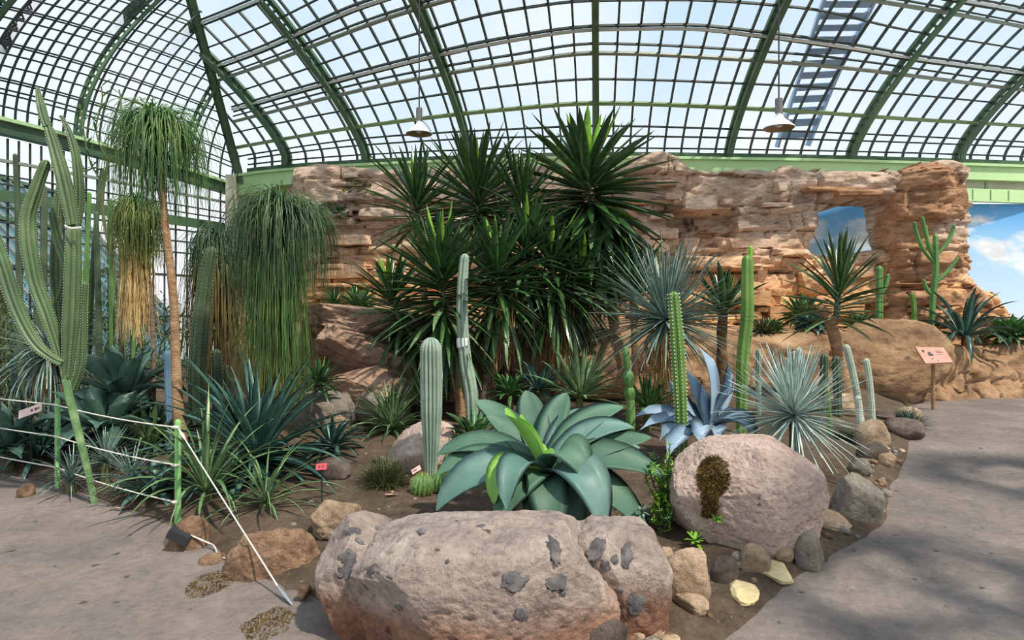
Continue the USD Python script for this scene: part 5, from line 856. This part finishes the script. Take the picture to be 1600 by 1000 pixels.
tag_sign('small pink plant label leaning at the thick cactus foot', 650, 734, 5.4, 16, 8, 'pink', .55, .6, [(-.5, -.2, .2, .2)])
tag_sign('pale pink plant label among the leaves at the far left', 47, 642, 6.1, 38, 14, 'pink', .33, .5, [(.05, -.3, .25, .3), (.4, -.35, .62, .35), (.68, -.3, .8, .3)])
sl = thing('spotlight', 'small black spotlight box lying on the brown rock', 'spotlight'); C = W(281, 838, 4.18); v, f = trimesh.creation.box([.14, .07, .06]).vertices, trimesh.creation.box([1, 1, 1]).faces; a = .45; v = v @ np.array([[math.cos(a), 0, -math.sin(a)], [0, 1, 0], [math.sin(a), 0, math.cos(a)]]); part('housing', (v + C, f), M['black'], sl, False)
part('cable', tube([C + [.06, .02, 0], W(330, 850, 4.2), W(342, 868, 4.1), W(362, 873, 4.0)], .006, 6, n=20), M['rope'], sl)
nb = thing('notice_board', 'tilted salmon notice board on a short post by the planter wall', 'sign'); d = 10.1; q = [W(1429, 544, d + .15), W(1473, 545, d + .15), W(1488, 568, d - .15), W(1445, 570, d - .15)]; n_ = unit(np.cross(q[1] - q[0], q[3] - q[0])); n_ = n_ if n_[2] > 0 else -n_
part('board', rings_to_mesh(np.array([[p for p in q], [p + n_ * .03 for p in q]])), M['salmon'], nb, False); bl = lambda u, v, o: q[0] + (q[1] - q[0]) * u + (q[3] - q[0]) * v + n_ * (.03 + o)
for (u0, v0, u1, v1) in ((.14, .22, .2, .34), (.3, .34, .4, .4), (.28, .42, .44, .56), (.3, .72, .36, .76), (.46, .8, .6, .9), (.74, .8, .84, .88), (.6, .26, .8, .28), (.6, .34, .85, .36), (.55, .45, .8, .47)): part('print', rings_to_mesh(np.array([[bl(u0, v0, o), bl(u1, v0, o), bl(u1, v1, o), bl(u0, v1, o)] for o in (-.002, .012)])), M['black'], nb + '/board', False)
part('post', tube([[q[0][0] * .5 + q[2][0] * .5, d, -.1], (q[0] + q[2]) / 2], .03, 8), M['mound'], nb)

# a fan palm beside the path just outside the frame: its fronds throw the shadows seen on the path
for (X, Y, H, nl, lab) in ((4.1, 2.1, 3.3, 16, 'fan palm beside the path, shading its near right corner'), (6.9, 4.3, 3.6, 16, 'second fan palm beside the path, farther along')):
    fp = thing('fan_palm', lab, 'palm'); B = np.array([X, Y, -.05]); C = np.array([X, Y, H]); part('trunk', tube([B, (B + C) / 2 + [.05, 0, 0], C], [.11, .08, .07], 10, n=16, rough=.2), M['trunk_grey'], fp)
    for i in range(nl):
        az, el = i * 2.4, math.radians(70 - 85 * i / nl); P, s = arc(C, az, el, .8, .5, 6); part('leaf_stalk', tube(P, .012, 5, n=8), M['stem'], fp); e2 = P[-1]; out = []; fw = unit(P[-1] - P[-2])
        for k in range(17):
            q = (k - 8) / 8 * 1.9; dv = fw * math.cos(q) + s * math.sin(q); out.append(leaf(bez(e2, e2 + dv * .35, e2 + dv * .65 + [0, 0, -.12], 6), .035 * np.array([.3, .8, 1, .9, .5, .1]), np.cross(dv, [0, 0, 1.0]) + 1e-6, .25, .1))
        part('fan', join(out), M['mid_leaf'], fp)
